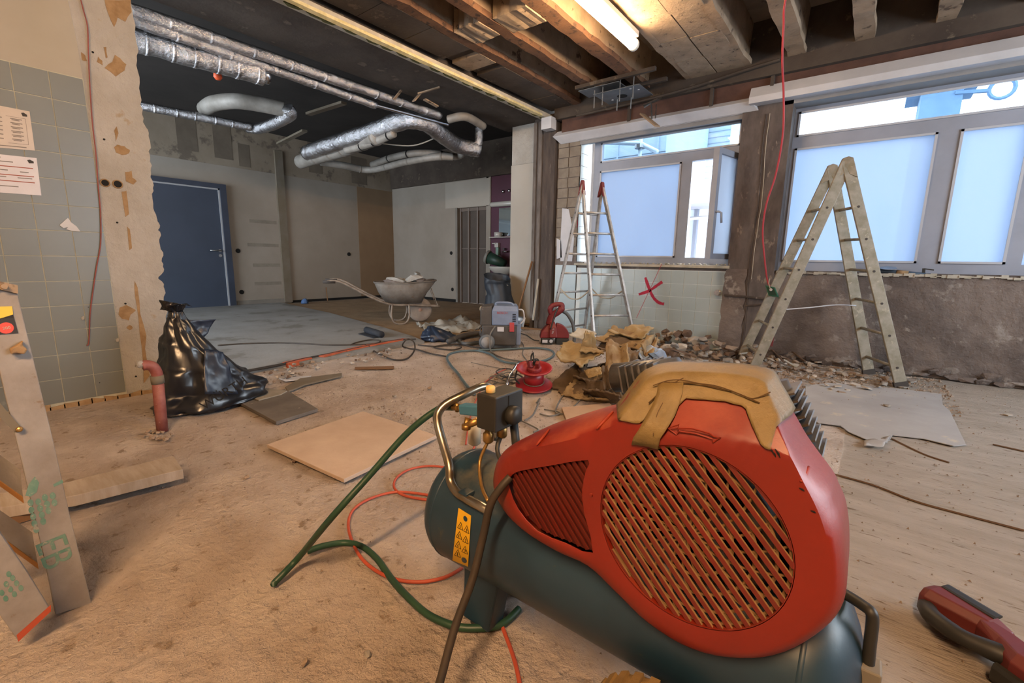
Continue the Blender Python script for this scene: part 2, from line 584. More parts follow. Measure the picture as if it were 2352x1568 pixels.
for r in range(13):
    for cidx in range(6):
        y1 = 0.733 - cidx * TW; z1 = 1.983 - r * TW
        if cidx > 4: continue
        o = link('tile', tm, wl)
        o.location = (XW + 0.006 + RND.uniform(0, .0009), y1 - TW, z1 - TW)
        if r == 12: o.scale = (1, 1, 1)
# chips, holes and grooves in the plaster
def patch(pxs, m=m_chip, d=0.0025, name='exposed_patch', X=XW):
    pts = [OX(x, y, X) for x, y in pxs]
    c = sum(pts, V((0, 0, 0))) / len(pts)
    out = []
    for i, p in enumerate(pts):
        q = pts[(i + 1) % len(pts)]
        out += [p, p.lerp(q, .5) + V((0, RND.uniform(-.003, .003), RND.uniform(-.003, .003)))]
    return S(name, MB().prism(out, (d, 0, 0)), m, wl)


patch([(240, 156), (258, 142), (264, 126), (276, 134), (290, 148), (286, 162), (266, 176)])
patch([(262, 338), (270, 332), (286, 336), (298, 344), (296, 352), (280, 356), (266, 350)])
patch([(287, 395), (302, 392), (304, 408), (314, 416), (306, 424), (289, 416)])
patch([(279, 440), (290, 438), (296, 492), (288, 498)])
patch([(292, 520), (298, 526), (303, 570), (297, 574)])
patch([(309, 645), (316, 660), (322, 720), (336, 770), (333, 800), (344, 862), (330, 880), (326, 800), (318, 730), (310, 680)])
patch([(275, 706), (290, 700), (312, 712), (300, 722), (296, 736), (280, 732), (272, 722)])
patch([(290, 752), (298, 746), (305, 752), (298, 758)])
patch([(262, 300), (268, 290), (272, 306), (266, 324)])
patch([(240, 0), (300, 0), (302, 28), (288, 50), (270, 40), (262, 62), (248, 30)])
patch([(238, 108), (244, 108), (247, 132), (243, 134)])
patch([(186, 120), (196, 128), (200, 140), (188, 138)])
patch([(225, 130), (235, 140), (236, 150), (222, 142)])
for x, y, r in ((241, 420, .022), (270, 423, .024)):
    c = OX(x, y, XW)
    S('socket_hole', MB().lathe([(r, 0), (r, .004)], 18, Matrix.Translation(c) @ Matrix.Rotation(PI / 2, 4, 'Y')), m_black, wl)
    S('hole_rim', MB().tube([c + V((.004, math.cos(a) * r, math.sin(a) * r)) for a in [i * PI / 9 for i in range(18)]], .0035, 6, closed=True), m_chip, wl)
for x, y, r in ((213, 120, .006), (239, 320, .006), (269, 511, .006), (288, 697, .006), (312, 864, .006), (202, 705, .003), (228, 878, .003)):
    S('drill_hole', MB().lathe([(r, 0), (r, .003)], 10, Matrix.Translation(OX(x, y, XW)+V((0.008 if x < 235 and y > 180 else 0,0,0))) @ Matrix.Rotation(PI / 2, 4, 'Y')), m_black, wl)
# broken band at the foot of the tiles and the worn kerb below
band = MB(); fs = []
for i in range(26):
    y = -0.6 + i * 0.064
    if y > .95: break
    band.add([(XW + .012, y, -.01), (XW + .012, y + .07, -.01), (XW + .012, y + .07, .012 + RND.uniform(0, .022)), (XW + .012, y, .012 + RND.uniform(0, .022))], [(0, 1, 2, 3)])
S('torn_edge', band, m_chip, wl, solid=.006)

# ------------------------------------------------------------------ far side bay: door wall, far wall
wd = S('wall_door', MB().box(XDOOR - .15, XDOOR, -2.7, 7.5, 0, 3.35), m_white, label='dirty white wall with the blue door in the side bay')
S('bare_band', MB().box(XDOOR, XDOOR + .012, -2.7, 7.32, 2.56, 3.35), m_tanr, wd, 'bare brown render above the paint line')
for y0, y1, z0, z1 in ((2.9, 3.2, 2.72, 3.3), (3.45, 3.75, 2.68, 3.3), (3.85, 4.05, 2.6, 3.0), (5.2, 5.5, 2.7, 3.3), (6.2, 6.6, 2.62, 3.2)):
    S('dark_stain', MB().box(XDOOR + .012, XDOOR + .016, y0, y1, z0, z1), mat('stain', '#5b5146', '#6a5f52', 3, .95, coord='World'), wd)
S('grey_post', MB().box(XDOOR, XDOOR + .05, 4.50, 4.655, 0.02, 3.0), m_grey_strip, wd, 'grey boxed post')
S('tan_paint', MB().box(XDOOR, XDOOR + .006, 6.33, 7.32, 0.0, 2.56), m_tan, wd, 'tan painted corner')
S('skirting', MB().box(XDOOR, XDOOR + .02, 3.6, 4.5, 0.0, 0.10), m_skirt, wd)
for y, z in ((3.70, 1.045), (3.70, 0.265), (6.05, 1.03)):
    S('socket_hole', MB().lathe([(.042, 0), (.042, .012)], 16, Matrix.Translation((XDOOR + .001, y, z)) @ Matrix.Rotation(PI / 2, 4, 'Y')), m_black, wd)
for y0, y1, z in ((3.95, 4.46, 1.62), (3.88, 4.47, 1.17), (3.95, 4.47, .78), (3.95, 4.47, .42)):
    S('shelf_mark', MB().box(XDOOR, XDOOR + .003, y0, y1, z - .035, z + .03), mat('shelf_dirt', '#6f685e', '#7c7469', 6, .9, coord='World'), wd)
S('floor_gap', MB().box(XDOOR, XDOOR + .012, 4.66, 7.3, 0, .05), m_black, wd)
# door
d1 = S('door_1', MB().box(XDOOR, XDOOR + .04, 2.0, 3.46, 0.0, 2.14), m_door, label='dark blue flush door with a steel handle')
dfm = MB().box(XDOOR, XDOOR + .09, 3.46, 3.56, 0, 2.22).box(XDOOR, XDOOR + .09, 1.9, 3.46, 2.14, 2.22).box(XDOOR, XDOOR + .09, 1.9, 2.0, 0, 2.22)
S('door_frame', dfm, m_doorf, d1)
S('door_seal', MB().box(XDOOR + .04, XDOOR + .06, 3.435, 3.46, 0, 2.14).box(XDOOR + .04, XDOOR + .06, 2.0, 3.46, 2.115, 2.14), mat('pale_seal', '#8e8f92', rough=.5), d1)
S('door_handle', MB().tube([(XDOOR + .04, 3.38, 1.04), (XDOOR + .10, 3.38, 1.04), (XDOOR + .10, 3.20, 1.04)], .011, 8), m_metal, d1, smooth=True)
S('lock_plate', MB().lathe([(.026, 0), (.026, .012)], 14, Matrix.Translation((XDOOR + .04, 3.38, .95)) @ Matrix.Rotation(PI / 2, 4, 'Y')).lathe([(.026, 0), (.026, .012)], 14, Matrix.Translation((XDOOR + .04, 3.38, 1.04)) @ Matrix.Rotation(PI / 2, 4, 'Y')), m_metal, d1)
# far wall
wf = S('wall_far', MB().box(XDOOR, -7.25, YFAR, YFAR + .15, 0, 2.62).box(-7.25, -6.36, YFAR, YFAR + .15, 2.05, 2.62).box(-6.42, -6.30, YFAR, YFAR + .15, 0, 2.62), m_white, label='dirty white wall at the back of the side bay')
S('dark_lintel', MB().box(XDOOR, -4.2, YFAR - .05, YFAR + .15, 2.62, 3.35), m_darkc, wf, 'dark concrete above the back wall')
S('pale_panel', MB().box(-7.62, -6.32, YFAR - .006, YFAR, 2.06, 2.6), m_white2, wf)
for x, z in ((-7.45, 1.09), (-7.42, .28)):
    S('socket_hole', MB().lathe([(.04, 0), (.04, .01)], 14, Matrix.Translation((x, YFAR, z)) @ Matrix.Rotation(PI / 2, 4, 'X')), m_black, wf)
S('maroon_paint', MB().box(-6.30, -4.1, YFAR + .02, YFAR + .17, 0, 2.62), m_maroon, wf, 'dark maroon painted niche behind the basin')
S('floor_gap', MB().box(XDOOR, -7.3, YFAR - .01, YFAR, 0, .06), m_black, wf)
d2 = S('door_2', MB().box(-7.25, -6.42, YFAR + .10, YFAR + .14, 0.0, 2.05), mat('dusty_brown_grey_door', '#4f463f', '#463e38', 3, .8, coord='World'), label='closed grey-brown folding door in the back wall')
for x in (-7.22, -6.98, -6.72, -6.45):
    S('door_stile', MB().box(x - .02, x + .02, YFAR + .06, YFAR + .10, 0, 2.05), mat('stile', '#6b6059', rough=.7), d2)
S('door_rail', MB().box(-7.25, -6.42, YFAR + .07, YFAR + .10, 1.98, 2.05).box(-7.2, -6.45, YFAR + .085, YFAR + .10, 1.18, 1.2), mat('stile2', '#635850', rough=.7), d2)
S('door_jamb', MB().box(-7.30, -7.24, YFAR - .02, YFAR + .14, 0, 2.06), m_skirt, d2)
# outer wall of bay right side and closing walls
S('wall_right_bay', MB().box(-4.2, -4.05, YW + .25, 7.5, 0, 3.35), m_darkc)
S('wall_back', MB().box(-3.95, 3.4, -3.3, -3.2, 0, 3.3), m_white)
S('wall_back_bay', MB().box(-9.6, -3.9, -2.75, -2.65, 0, 0.12).box(-9.6, -3.9, -2.75, -2.65, 2.9, 3.35), m_white)  # left open between these strips, an added opening to flood the bay with daylight
S('wall_right', MB().box(3.3, 3.4, -3.2, 5.5, 0, .9).box(3.3, 3.4, -3.2, 5.5, 2.6, 3.3).box(3.3, 3.4, 4.6, 5.5, .9, 2.6).box(3.3, 3.4, -3.2, 1.4, .9, 2.6), m_wallr)  # the gap is an invented opening out of view that lets fill daylight in

# ------------------------------------------------------------------ window wall
ww = S('wall_window', MB().box(-3.4, -3.06, YW, YW + .3, 0, 2.5).box(-3.06, -1.2, YW + .02, YW + .3, 0, .90).box(-0.76, 3.4, YW, YW + .25, 0, .885)
       .box(-3.4, 3.4, YW + .05, YW + .35, 2.50, 3.3).box(2.55, 3.4, YW, YW + .3, .88, 2.5), m_wallr, label='stripped outer wall below and between the windows')
# buff blocks left of the first window
bl = MB().box(0, .152, -.012, 0, 0, .115).mesh('block', m_brick)
zz = 1.02
rowi = 0
while zz < 2.42:
    for k in range(2):
        o = link('block', bl, ww); o.location = (-3.39 + k * .165 + (.0 if rowi % 2 else .01), YW + RND.uniform(-.004, .003), zz)
    zz += .125; rowi += 1
for p in ([(-3.30, .95), (-3.12, .95), (-3.10, 1.25), (-3.2, 1.62), (-3.3, 1.64), (-3.31, 1.2)], [(-3.36, .98), (-3.28, 1.0), (-3.3, 1.22), (-3.37, 1.25)]):
    S('plaster_remnant', MB().prism([(x, YW - .018, z) for x, z in p], (0, .012, 0)), m_ledge, ww)
S('tile_remnant', MB().box(-3.38, -3.06, YW - .012, YW, 0.0, .9), m_wtile, ww)
# tiled panel under window
S('grout_bed', MB().box(-3.05, -1.2, YW + .004, YW + .02, 0, .87), mat('white_grout', '#c3c8c6', rough=.9), ww)
tb = MB().box(.002, .146, -.004, 0, .002, .146).mesh('tile', m_wtile)
for r in range(6):
    for k in range(13):
        x = -3.14 + k * .149
        if x + .149 > -1.2 or x < -3.06: continue
        o = link('tile', tb, ww); o.location = (x, YW + .004 + RND.uniform(0, .001), .865 - (r + 1) * .149)
        if r == 5: o.scale = (1, 1, .8); o.location.z += .03
# red sprayed cross on the tiles
def spray(pxs, wd_):
    pts = [OY(x, y, YW - .003) for x, y in pxs]
    sp = spline(pts, 8); mb = MB()
    L_, R_ = [], []
    for i, p in enumerate(sp):
        t = (sp[min(i + 1, len(sp) - 1)] - sp[max(i - 1, 0)]).normalized()
        n = V((t.z, 0, -t.x))
        k = wd_ * (0.75 + .35 * nz3((i * .4, 0, 0), 1, 3))
        L_.append(p + n * k); R_.append(p - n * k)
    mb.rings([[a, a + V((0, .002, 0)), b + V((0, .002, 0)), b] for a, b in zip(L_, R_)])
    return mb


sm = spray([(1482, 637), (1490, 660), (1500, 682), (1512, 694), (1525, 698)], .022)
sm2 = spray([(1467, 676), (1490, 668), (1508, 656), (1521, 647)], .022)
sm.add(sm2.v, sm2.f)
S('spray_cross', sm, m_red, ww, 'red sprayed cross')
# reveal of first window
rv = MB().box(-3.07, -3.055, YW, YW + .28, .95, 2.46)
S('reveal', rv, m_wtile, ww)
for z in (1.25, 1.4, 1.55, 1.7, 1.85, 2.0, 2.15, 2.3):
    S('reveal_joint', MB().box(-3.056, -3.053, YW + .01, YW + .19, z, z + .004), m_skirt, ww)
S('window_sill', MB().box(-3.08, -1.18, YW - .035, YW + .28, .90, .93), m_strip, ww, bevel=.004)
S('brown_sill', MB().box(-.76, 3.4, YW + .02, YW + .25, .875, .895), m_colb, ww)
# piers
S('pier_panel', MB().box(-4.22, -3.74, YW + .05, YW + .3, 0, 2.28), m_white2, ww, 'white plastered pier beside the black column')
S('pier_top', MB().box(-4.2, -3.72, YW + .04, YW + .3, 2.28, 2.8), m_plaster, ww)
jp = [(-3.76, YW + .0, 0)]
S('column', MB().box(-3.74, -3.41, YW - .06, YW + .3, 0, 2.82), m_colm, ww, 'brown-black stripped column')
S('column_flange', MB().box(-3.66, -3.61, YW - .085, YW - .06, 0, 2.75).box(-3.75, -3.70, YW - .07, YW + .05, 0, 2.75), mat('flange_edge', '#6b625c', '#4a423c', 9, .8, coord='World', stretch=(1, 1, .3), bump=.5), ww)
pe = [V((-3.76, YW + .03, 0))]
for i in range(30):
    pe.append(V((-3.725 + RND.uniform(-.02, .015), YW + .03, i * .094)))
pe.append(V((-3.76, YW + .03, 2.8)))
S('broken_plaster_edge', MB().prism(pe, (0, .03, 0)), m_plaster, ww)
S('middle_column', MB().box(-1.20, -.76, YW - .03, YW + .3, 0, 2.5), m_colb, ww, 'dark stripped column between the windows')
gv = [V((-.98 + .008 * math.sin(z * 5) + RND.uniform(-.004, .004), YW - .034, z)) for z in [i * .1 for i in range(25)]]
S('cable_chase', MB().tube(gv, .007, 5), m_colm, ww)
S('pale_scar', MB().tube([p + V((.03, .0, 0)) for p in gv[8:]], .004, 4), m_strip, ww)
lowp = []
for i in range(14):
    lowp.append(V((-1.20 - RND.uniform(0, .03), YW - .04, .05 + i * .065)))
S('broken_base', MB().prism(lowp + [V((-1.0 + RND.uniform(-.02, .02), YW - .04, .9 - i * .065)) for i in range(14)], (0, .02, 0)), m_wallr, ww)
S('conduit', MB().tube([(-1.2, YW - .05, .62), (-.95, YW - .055, .615), (-.78, YW - .06, .60)], .012, 6).tube([(-.98, YW - .07, .52), (-.72, YW - .12, .57)], .01, 6), m_colm, ww)
rs_ = spray([(1298, 545), (1306, 538), (1316, 532)], .012)
S('red_mark', rs_, m_red, ww)
sp3 = spray([(1326, 505), (1325, 522), (1322, 540)], .008)
S('red_mark', sp3, m_red, ww)
S('pipe_stub', MB().lathe([(.028, 0), (.028, .05)], 14, Matrix.Translation((-1.28, YW, .64)) @ Matrix.Rotation(PI / 2, 4, 'X')).lathe([(.035, 0), (.035, .012)], 14, Matrix.Translation((-1.28, YW + .002, .64)) @ Matrix.Rotation(PI / 2, 4, 'X')), m_ofoil, ww)
# crumbly line under second window and broken stone at the foot
cr = MB()
for i in range(90):
    x = -.74 + i * .035
    cr.box(x, x + .04, YW - .012 - RND.uniform(0, .012), YW + .02, .858 + RND.uniform(0, .015), .878 + RND.uniform(0, .02))
o = S('crumbled_edge', cr, m_strip, ww); o['kind'] = 'stuff'
ft = [chunk_mesh('foot_stone', m_wallr, .09, .035, .04, 40 + i) for i in range(4)]
for i in range(34):
    x = -.6 + i * .075
    o = link('foot_stone', ft[i % 4], ww); o.location = (x, YW - .03, RND.uniform(-.01, .04)); o.scale = (1, 1, RND.uniform(.6, 1.2))

# ------------------------------------------------------------------ windows
YG = 5.50


def window(name, label, x0, x1, ml, mr, z0, z1, zt0, zt1, outer, sash=False):
    fr = MB()
    ya, yb = YG - .035, YG + .035
    fr.box(outer[0], x0, ya, yb, z0 - .10, z1 + .07)
    fr.box(x1, outer[1], ya, yb, z0 - .10, z1 + .07)
    fr.box(x0, x1, ya, yb, z0 - .10, z0)
    fr.box(x0, x1, ya, yb, z1, z1 + .07)
    fr.box(x0, x1, ya, yb, zt0, zt1)
    fr.box(ml, mr, ya, yb, z0, zt0)
    w_ = S(name, fr, m_frame, label=label)
    S('upper_pane', MB().box(x0, x1, YG - .004, YG + .004, zt1, z1), m_glass, w_)
    S('frosted_pane', MB().box(x0, ml, YG - .004, YG + .004, z0, zt0), m_frost, w_)
    bd = MB()
    for a, b, c_, d_ in ((x0, ml, z0, zt0), (x0, x1, zt1, z1)) + (() if sash else ((mr, x1, z0, zt0),)):
        bd.box(a, a + .018, ya - .012, ya, c_, d_).box(b - .018, b, ya - .012, ya, c_, d_).box(a, b, ya - .012, ya, c_, c_ + .018).box(a, b, ya - .012, ya, d_ - .018, d_)
    S('glazing_bead', bd, mat('bead', '#a5a7ae', rough=.4), w_)
    if not sash:
        S('frosted_pane', MB().box(mr, x1, YG - .004, YG + .004, z0, zt0), m_frost, w_)
    return w_


w1 = window('window_1', 'grey framed window with an open frosted casement', -2.86, -1.235, -1.837, -1.717, 1.013, 2.42, 2.083, 2.185, (-2.955, -1.17), True)
# open casement: swings into the room about its right jamb
SX, SY = -1.235, YG - .03
L_ = .48
sm = MB().box(0, .055, -.03, .03, 0, 1.09).box(L_ - .055, L_, -.03, .03, 0, 1.09).box(.055, L_ - .055, -.03, .03, 0, .055).box(.055, L_ - .055, -.03, .03, 1.035, 1.09)
M_s = Matrix.Translation((SX, SY, 1.0)) @ Matrix.Rotation(math.radians(180 + 77), 4, 'Z')
sm.v = [M_s @ p for p in sm.v]
cs = S('casement', sm, m_frame, w1, 'open casement swung into the room')
S('casement_pane', MB().add([M_s @ p for p in MB().box(.055, L_ - .055, -.004, .004, .055, 1.035).v], MB().box(0, 1, 0, 1, 0, 1).f), m_frost_lit, cs)
S('seal', MB().add([M_s @ p for p in MB().box(.0, .012, -.034, .034, 0, 1.09).v], MB().box(0, 1, 0, 1, 0, 1).f), mat('rubber_seal', '#2b2b2e', rough=.6), cs)
hm = MB().tube([(L_ - .03, .03, .47), (L_ - .03, .06, .47), (L_ - .06, .075, .46), (L_ - .07, .08, .36)], .011, 8)
hm.v = [M_s @ p for p in hm.v]
hm2 = MB().tube([(L_ - .03, -.03, .47), (L_ - .03, -.06, .47), (L_ - .05, -.075, .46), (L_ - .055, -.08, .36)], .011, 8)
S('casement_handle', hm, m_frame, cs, smooth=True)
w2 = window('window_2', 'wide grey framed window with frosted lower panes', -.728, .868, .319, .46, .983, 2.42, 2.083, 2.19, (-.825, .96))
S('side_frame', MB().box(.96, 2.55, YG - .035, YG + .035, .88, .98).box(.96, 2.55, YG - .035, YG + .035, 2.42, 2.49).box(2.48, 2.55, YG - .035, YG + .035, .98, 2.42), m_frame, w2)
S('frosted_pane', MB().box(.96, 2.48, YG - .004, YG + .004, .98, 2.42), m_frost, w2)

# fascia boards and lintel band above the windows
t1 = S('trim_1', MB().prism([(-3.42, YW - .12, 2.52), (-3.35, YW - .02, 2.44), (-3.35, YW + .05, 2.50), (-3.42, YW - .02, 2.60)], (2.30, 0, 0)), m_ledge, label='white fascia board above the window with the open casement', bevel=.003)
t2 = S('trim_2', MB().prism([(-1.13, YW - .14, 2.49), (-1.13, YW - .15, 2.545), (-1.13, YW - .09, 2.645), (-1.13, YW + .05, 2.645), (-1.13, YW + .05, 2.49)], (4.4, 0, 0)), m_ledge, label='white fascia board above the window behind the stepladder', bevel=.003)
t3 = S('trim_3', MB().box(-3.08, -1.12, YW - .03, YW + .22, 2.445, 2.50).box(-3.08, -1.12, YW - .01, YW + .02, 2.40, 2.45), m_fascia, label='grey roller shutter box over the casement window')
t4 = S('trim_4', MB().box(-.85, 3.3, YW - .03, YW + .22, 2.455, 2.50), m_fascia, label='grey roller shutter box over the wide window')
wr = S('trim_5', MB().box(-3.32, 3.3, YW - .06, YW + .06, 2.56, 2.72), m_redband, label='rust red lintel band under the ceiling edge')
for x in (-2.4, -1.5, -.95):
    S('band_fin', MB().box(x - .015, x + .015, YW - .1, YW - .06, 2.55, 2.74), m_darkc, wr)
# ------------------------------------------------------------------ ceiling
ce = S('ceiling', MB().box(-3.5, 3.4, -3.3, YW + .1, 3.22, 3.4), m_slabtop, label='raw concrete ceiling with exposed joists')
S('bay_slab', MB().box(-9.6, -3.5, -2.8, 7.5, 3.3, 3.45), m_bayceil, ce, 'black ceiling of the side bay')
JT, JB = 3.22, 2.85


def joist(x0, x1, rust):
    y0, y1 = -3.2, YW - .1
    o = S('joist', MB().prism([(x0 + .015, y0, JB + .03), (x1 - .015, y0, JB + .03), (x1 - .0, y0, JT), (x0 + .0, y0, JT)], (0, y1 - y0, 0)), m_joist, ce)
    # chipped bottom flange
    mb = MB(); n = 60
    rs = []
    for i in range(n + 1):
        y = y0 + (y1 - y0) * i / n
        a = RND.uniform(-.008, .008); b = RND.uniform(-.008, .008); c = RND.uniform(-.006, .006)
        rs.append([V((x0 - .012 + a, y, JB + .045 + c)), V((x0 - .008 + a, y, JB + c)), V((x1 + .008 + b, y, JB + c)), V((x1 + .012 + b, y, JB + .045 + c))])
    mb.rings(rs)
    S('flange', mb, m_flange if rust else m_joist, o)
    return o


joist(-3.115, -3.03, True)
joist(-2.73, -2.645, True)
joist(-2.275, -2.16, True)
joist(-.83, -.70, False)
joist(-.33, -.215, False)
joist(.18, .29, False)
joist(.68, .79, False)
joist(1.18, 1.29, False)
joist(1.68, 1.79, False)
joist(2.2, 2.31, False)
joist(2.7, 2.81, False)
# flush band of hollow blocks between two close joists
bk = [MB().box(-.255, -.005, -.235, .235, 0, .05).mesh('ceiling_block', m_block), MB().box(.005, .255, -.235, .235, 0, .05).mesh('ceiling_block', m_block)]
joist(-1.76, -1.70, False); joist(-1.22, -1.16, False)
S('block_backing', MB().box(-1.71, -1.21, -3.2, YW - .1, JB + .05, JT), m_darkc, ce)
y = YW - .35
i = 0
while y > 0.5:
    for k in (0, 1):
        o = link('ceiling_block', bk[k], ce)
        o.location = (-1.46 + RND.uniform(-.004, .004), y + (.05 if k else 0), JB - .004 + RND.uniform(-.006, .008))
    y -= .475
# solid soffit of blocks left of the first joist
S('block_backing', MB().box(-3.5, -3.11, -3.2, YW - .1, JB + .03, JT), m_darkc, ce)
bk2 = MB().box(-.18, .18, -.235, .235, 0, .04).mesh('ceiling_block', m_darkc)
bk3 = MB().box(-.18, .18, -.12, .12, 0, .04).mesh('ceiling_block', m_block)
y = YW - .3
while y > .5:
    o = link('ceiling_block', bk3 if abs(y - 3.6) < .25 else bk2, ce)
    o.location = (-3.305, y, JB + RND.uniform(-.004, .006)); y -= .475
# solid cross blocks between the rusty joists
for x0, x1, y0, y1 in ((-3.02, -2.74, 3.02, 3.30), (-2.63, -2.29, 3.06, 3.34)):
    mb = MB(); rs = []
    for i in range(9):
        x = x0 + (x1 - x0) * i / 8
        d = RND.uniform(-.015, .015); e = RND.uniform(-.012, .012)
        rs.append([V((x, y0 + d, JT)), V((x, y0 + d, JB + e)), V((x, y1 + e, JB + d * .6)), V((x, y1 + e, JT))])
    S('cross_block', mb.rings(rs), m_block, ce)
# dark recess ends near the windows, edge beam
S('edge_beam', MB().box(-3.4, 3.3, YW - .12, YW + .1, 2.72, 3.22), m_darkc, ce, 'dark edge beam above the windows')
S('conduit', MB().tube(spline([V((-3.05, YW - .16, 2.70)), V((-2.3, YW - .17, 2.71)), V((-1.7, YW - .17, 2.74)), V((-1.2, YW - .16, 2.80)), V((-.9, YW - .15, 2.83))], 6), .014, 6), m_darkc, ce)
# downstand beam where the partition stood
db = S('beam', MB().box(-4.4, -3.56, -2.7, YW + .2, 2.79, 3.35), m_darkc, ce, 'wide dark downstand beam')
# white board strip with ragged foam
ws = S('white_strip', MB().box(-3.585, -3.475, -2.7, YW - .05, 2.745, 2.80), m_strip, ce, 'old white board strip along the beam')
fo = MB(); rs = []
for i in range(150):
    y = -.5 + i * .037
    if y > YW - .1: break
    a = .028 * nz3((0, y * 3.1, 0), 1, 2) + .012 * nz3((0, y * 11, 0), 1, 5)
    rs.append([V((-3.485, y, 2.745)), V((-3.505 + a * .6, y, 2.735 + .006 * nz3((0, y * 7, 0), 1, 9))), V((-3.468, y, 2.742)), V((-3.468, y, 2.765)), V((-3.485, y, 2.765))])
S('foam_bead', fo.rings(rs), m_foam, ws)
S('strip_end', MB().box(-3.53, -3.38, YW - .22, YW - .1, 2.60, 2.74), m_ledge, ws)
gb = MB()
for i in range(28):
    y = .6 + i * .17 + RND.uniform(-.05, .05)
    gb.add([(-3.525, y, 2.741), (-3.555 + RND.uniform(-.01, .01), y + .05, 2.7405), (-3.545, y + .12, 2.7405), (-3.515, y + .14, 2.741)], [(0, 1, 2, 3)])
S('moss_patch', gb, mat('mossy_foam', '#5d5a30', '#46441f', 20, .95, bump=.5, coord='World'), ws, solid=.006)
# loose plates and hanging bracket at the window end
pl = thing('ceiling_bracket', 'grey sheet metal mounting plates on threaded rods under the joists', 'bracket', (-2.3, 4.9, 2.85))
m_pl = mat('dull_sheet', '#6f7378', '#5b5f63', 5, .5, metal=.5)
MB().box(-2.78, -2.30, 4.70, 4.95, 2.80, 2.808).build('upper_plate', m_pl, pl)
MB().box(-2.60, -2.08, 4.72, 5.10, 2.735, 2.743).build('lower_plate', m_pl, pl)
MB().lathe([(.055, 0), (.055, .003)], 18, Matrix.Translation((-2.36, 4.93, 2.7325))).build('cable_hole', m_black, pl)
for y in (4.66, 4.98):
    MB().box(-2.8, -1.9, y, y + .04, 2.815, 2.85).build('rail', m_darkc, pl)
for x, y in ((-2.62, 4.78), (-2.5, 4.74), (-2.3, 4.74), (-2.15, 4.74), (-2.45, 5.0), (-2.3, 5.03)):
    MB().tube([(x, y, 2.62), (x, y, 2.86)], .006, 6).build('threaded_rod', m_metal, pl)
MB().lathe([(.012, 0), (.012, .004)], 8, Matrix.Translation((-2.2, 4.78, 2.731))).lathe([(.012, 0), (.012, .004)], 8, Matrix.Translation((-2.14, 4.85, 2.731))).lathe([(.012, 0), (.012, .004)], 8, Matrix.Translation((-2.5, 4.98, 2.731))).build('bolt', m_ledge, pl)
hb = thing('hanging_lamp_bracket', 'small brown T shaped bracket hanging below the ceiling edge', 'bracket', (-2.0, 4.95, 2.6))
MB().bar(OY(1475, 262, 4.95), OY(1510, 290, 4.85), .07, .015).build('cross_plate', m_joist, hb)
MB().tube([OY(1497, 272, 4.92), OY(1496, 236, 5.0), OY(1480, 246, 5.05)], .009, 6).tube([OY(1505, 272, 4.92), OY(1508, 240, 5.05)], .005, 6).build('hanger', m_metal, hb)
MB().bar(OY(1478, 243, 5.1), OY(1512, 228, 5.1), .05, .01).build('top_tab', m_darkc, hb)

# tube lamps
m_tube = emit_mat('lit_tube', (1.0, 0.66, 0.36), TUBE)
m_tube2 = emit_mat('lit_tube_near', (1.0, 0.62, 0.32), TUBE2)
m_house = mat('lamp_housing', '#c9c2b4', rough=.5)


def tubelamp(y0, y1, label, X=-1.775, Z=2.73, m=None):
    t = thing('tube_lamp', label, 'lamp', (X, (y0 + y1) / 2, Z + .1), 'warm tube lamps between the joists')
    MB().box(X - .04, X + .04, y0, y1, Z + .05, Z + .1).build('housing', m_house, t, bevel=.01)
    MB().tube([(X, y0 + .03, Z), (X, y1 - .03, Z)], .042, 14).build('diffuser', m or m_tube, t, smooth=True)
    for yy in (y0, y1 - .03):
        MB().tube([(X, yy, Z), (X, yy + .03, Z)], .047, 14).build('end_cap', mat('clear_cap', '#d8d2c4', rough=.3), t, smooth=True)
    for yy in (y0 + .3, y1 - .3):
        MB().box(X - .01, X + .01, yy, yy + .03, Z + .1, 2.86).build('hanger', m_metal, t)
    return t


tubelamp(2.42, 3.88, 'lit warm tube lamp hung between the ceiling joists')
tubelamp(-1.9, -.4, 'second lit warm tube lamp hung under a joist close to the back wall', X=.235, m=m_tube2)

# ------------------------------------------------------------------ ducts in the side bay
def duct(name, label, pts, r, m, n=14, seam=0.0, group=None, per=8, mseam=None, rough=0.0):
    t = thing(name, label, 'duct', pts[len(pts) // 2], group)
    sp = spline(pts, per)
    fine = []
    for i in range(len(sp) - 1):
        fine.append(sp[i]); 
    fine.append(sp[-1])
    rs = [r * (1 + (rough * nz3(p, 9, 3))) for p in fine]
    mb = MB().tube(fine, rs, n)
    if rough:
        mb.v = [p + V((nz3(p, 22, 1), nz3(p, 22, 2), nz3(p, 22, 3))) * rough * r * .9 for p in mb.v]
    mb.build('pipe', m, t, smooth=True)
    if seam:
        # tape rings along the run
        d = 0; last = fine[0]; nxt = seam
        for i in range(1, len(fine)):
            d += (fine[i] - last).length; last = fine[i]
            if d > nxt and i < len(fine) - 1:
                tdir = (fine[i + 1] - fine[i - 1]).normalized()
                MB().tube([fine[i] - tdir * .012, fine[i] + tdir * .012], r * 1.06, n).build('tape_band', mseam or m, t, smooth=True)
                nxt += seam
    return t


def q(x, y, z): return G(x, y, z)


def line3(p, q_, n):
    return [p.lerp(q_, i / n) for i in range(n + 1)]


def straight(px0, px1, z, n=6):
    return line3(q(*px0, z), q(*px1, z), n)


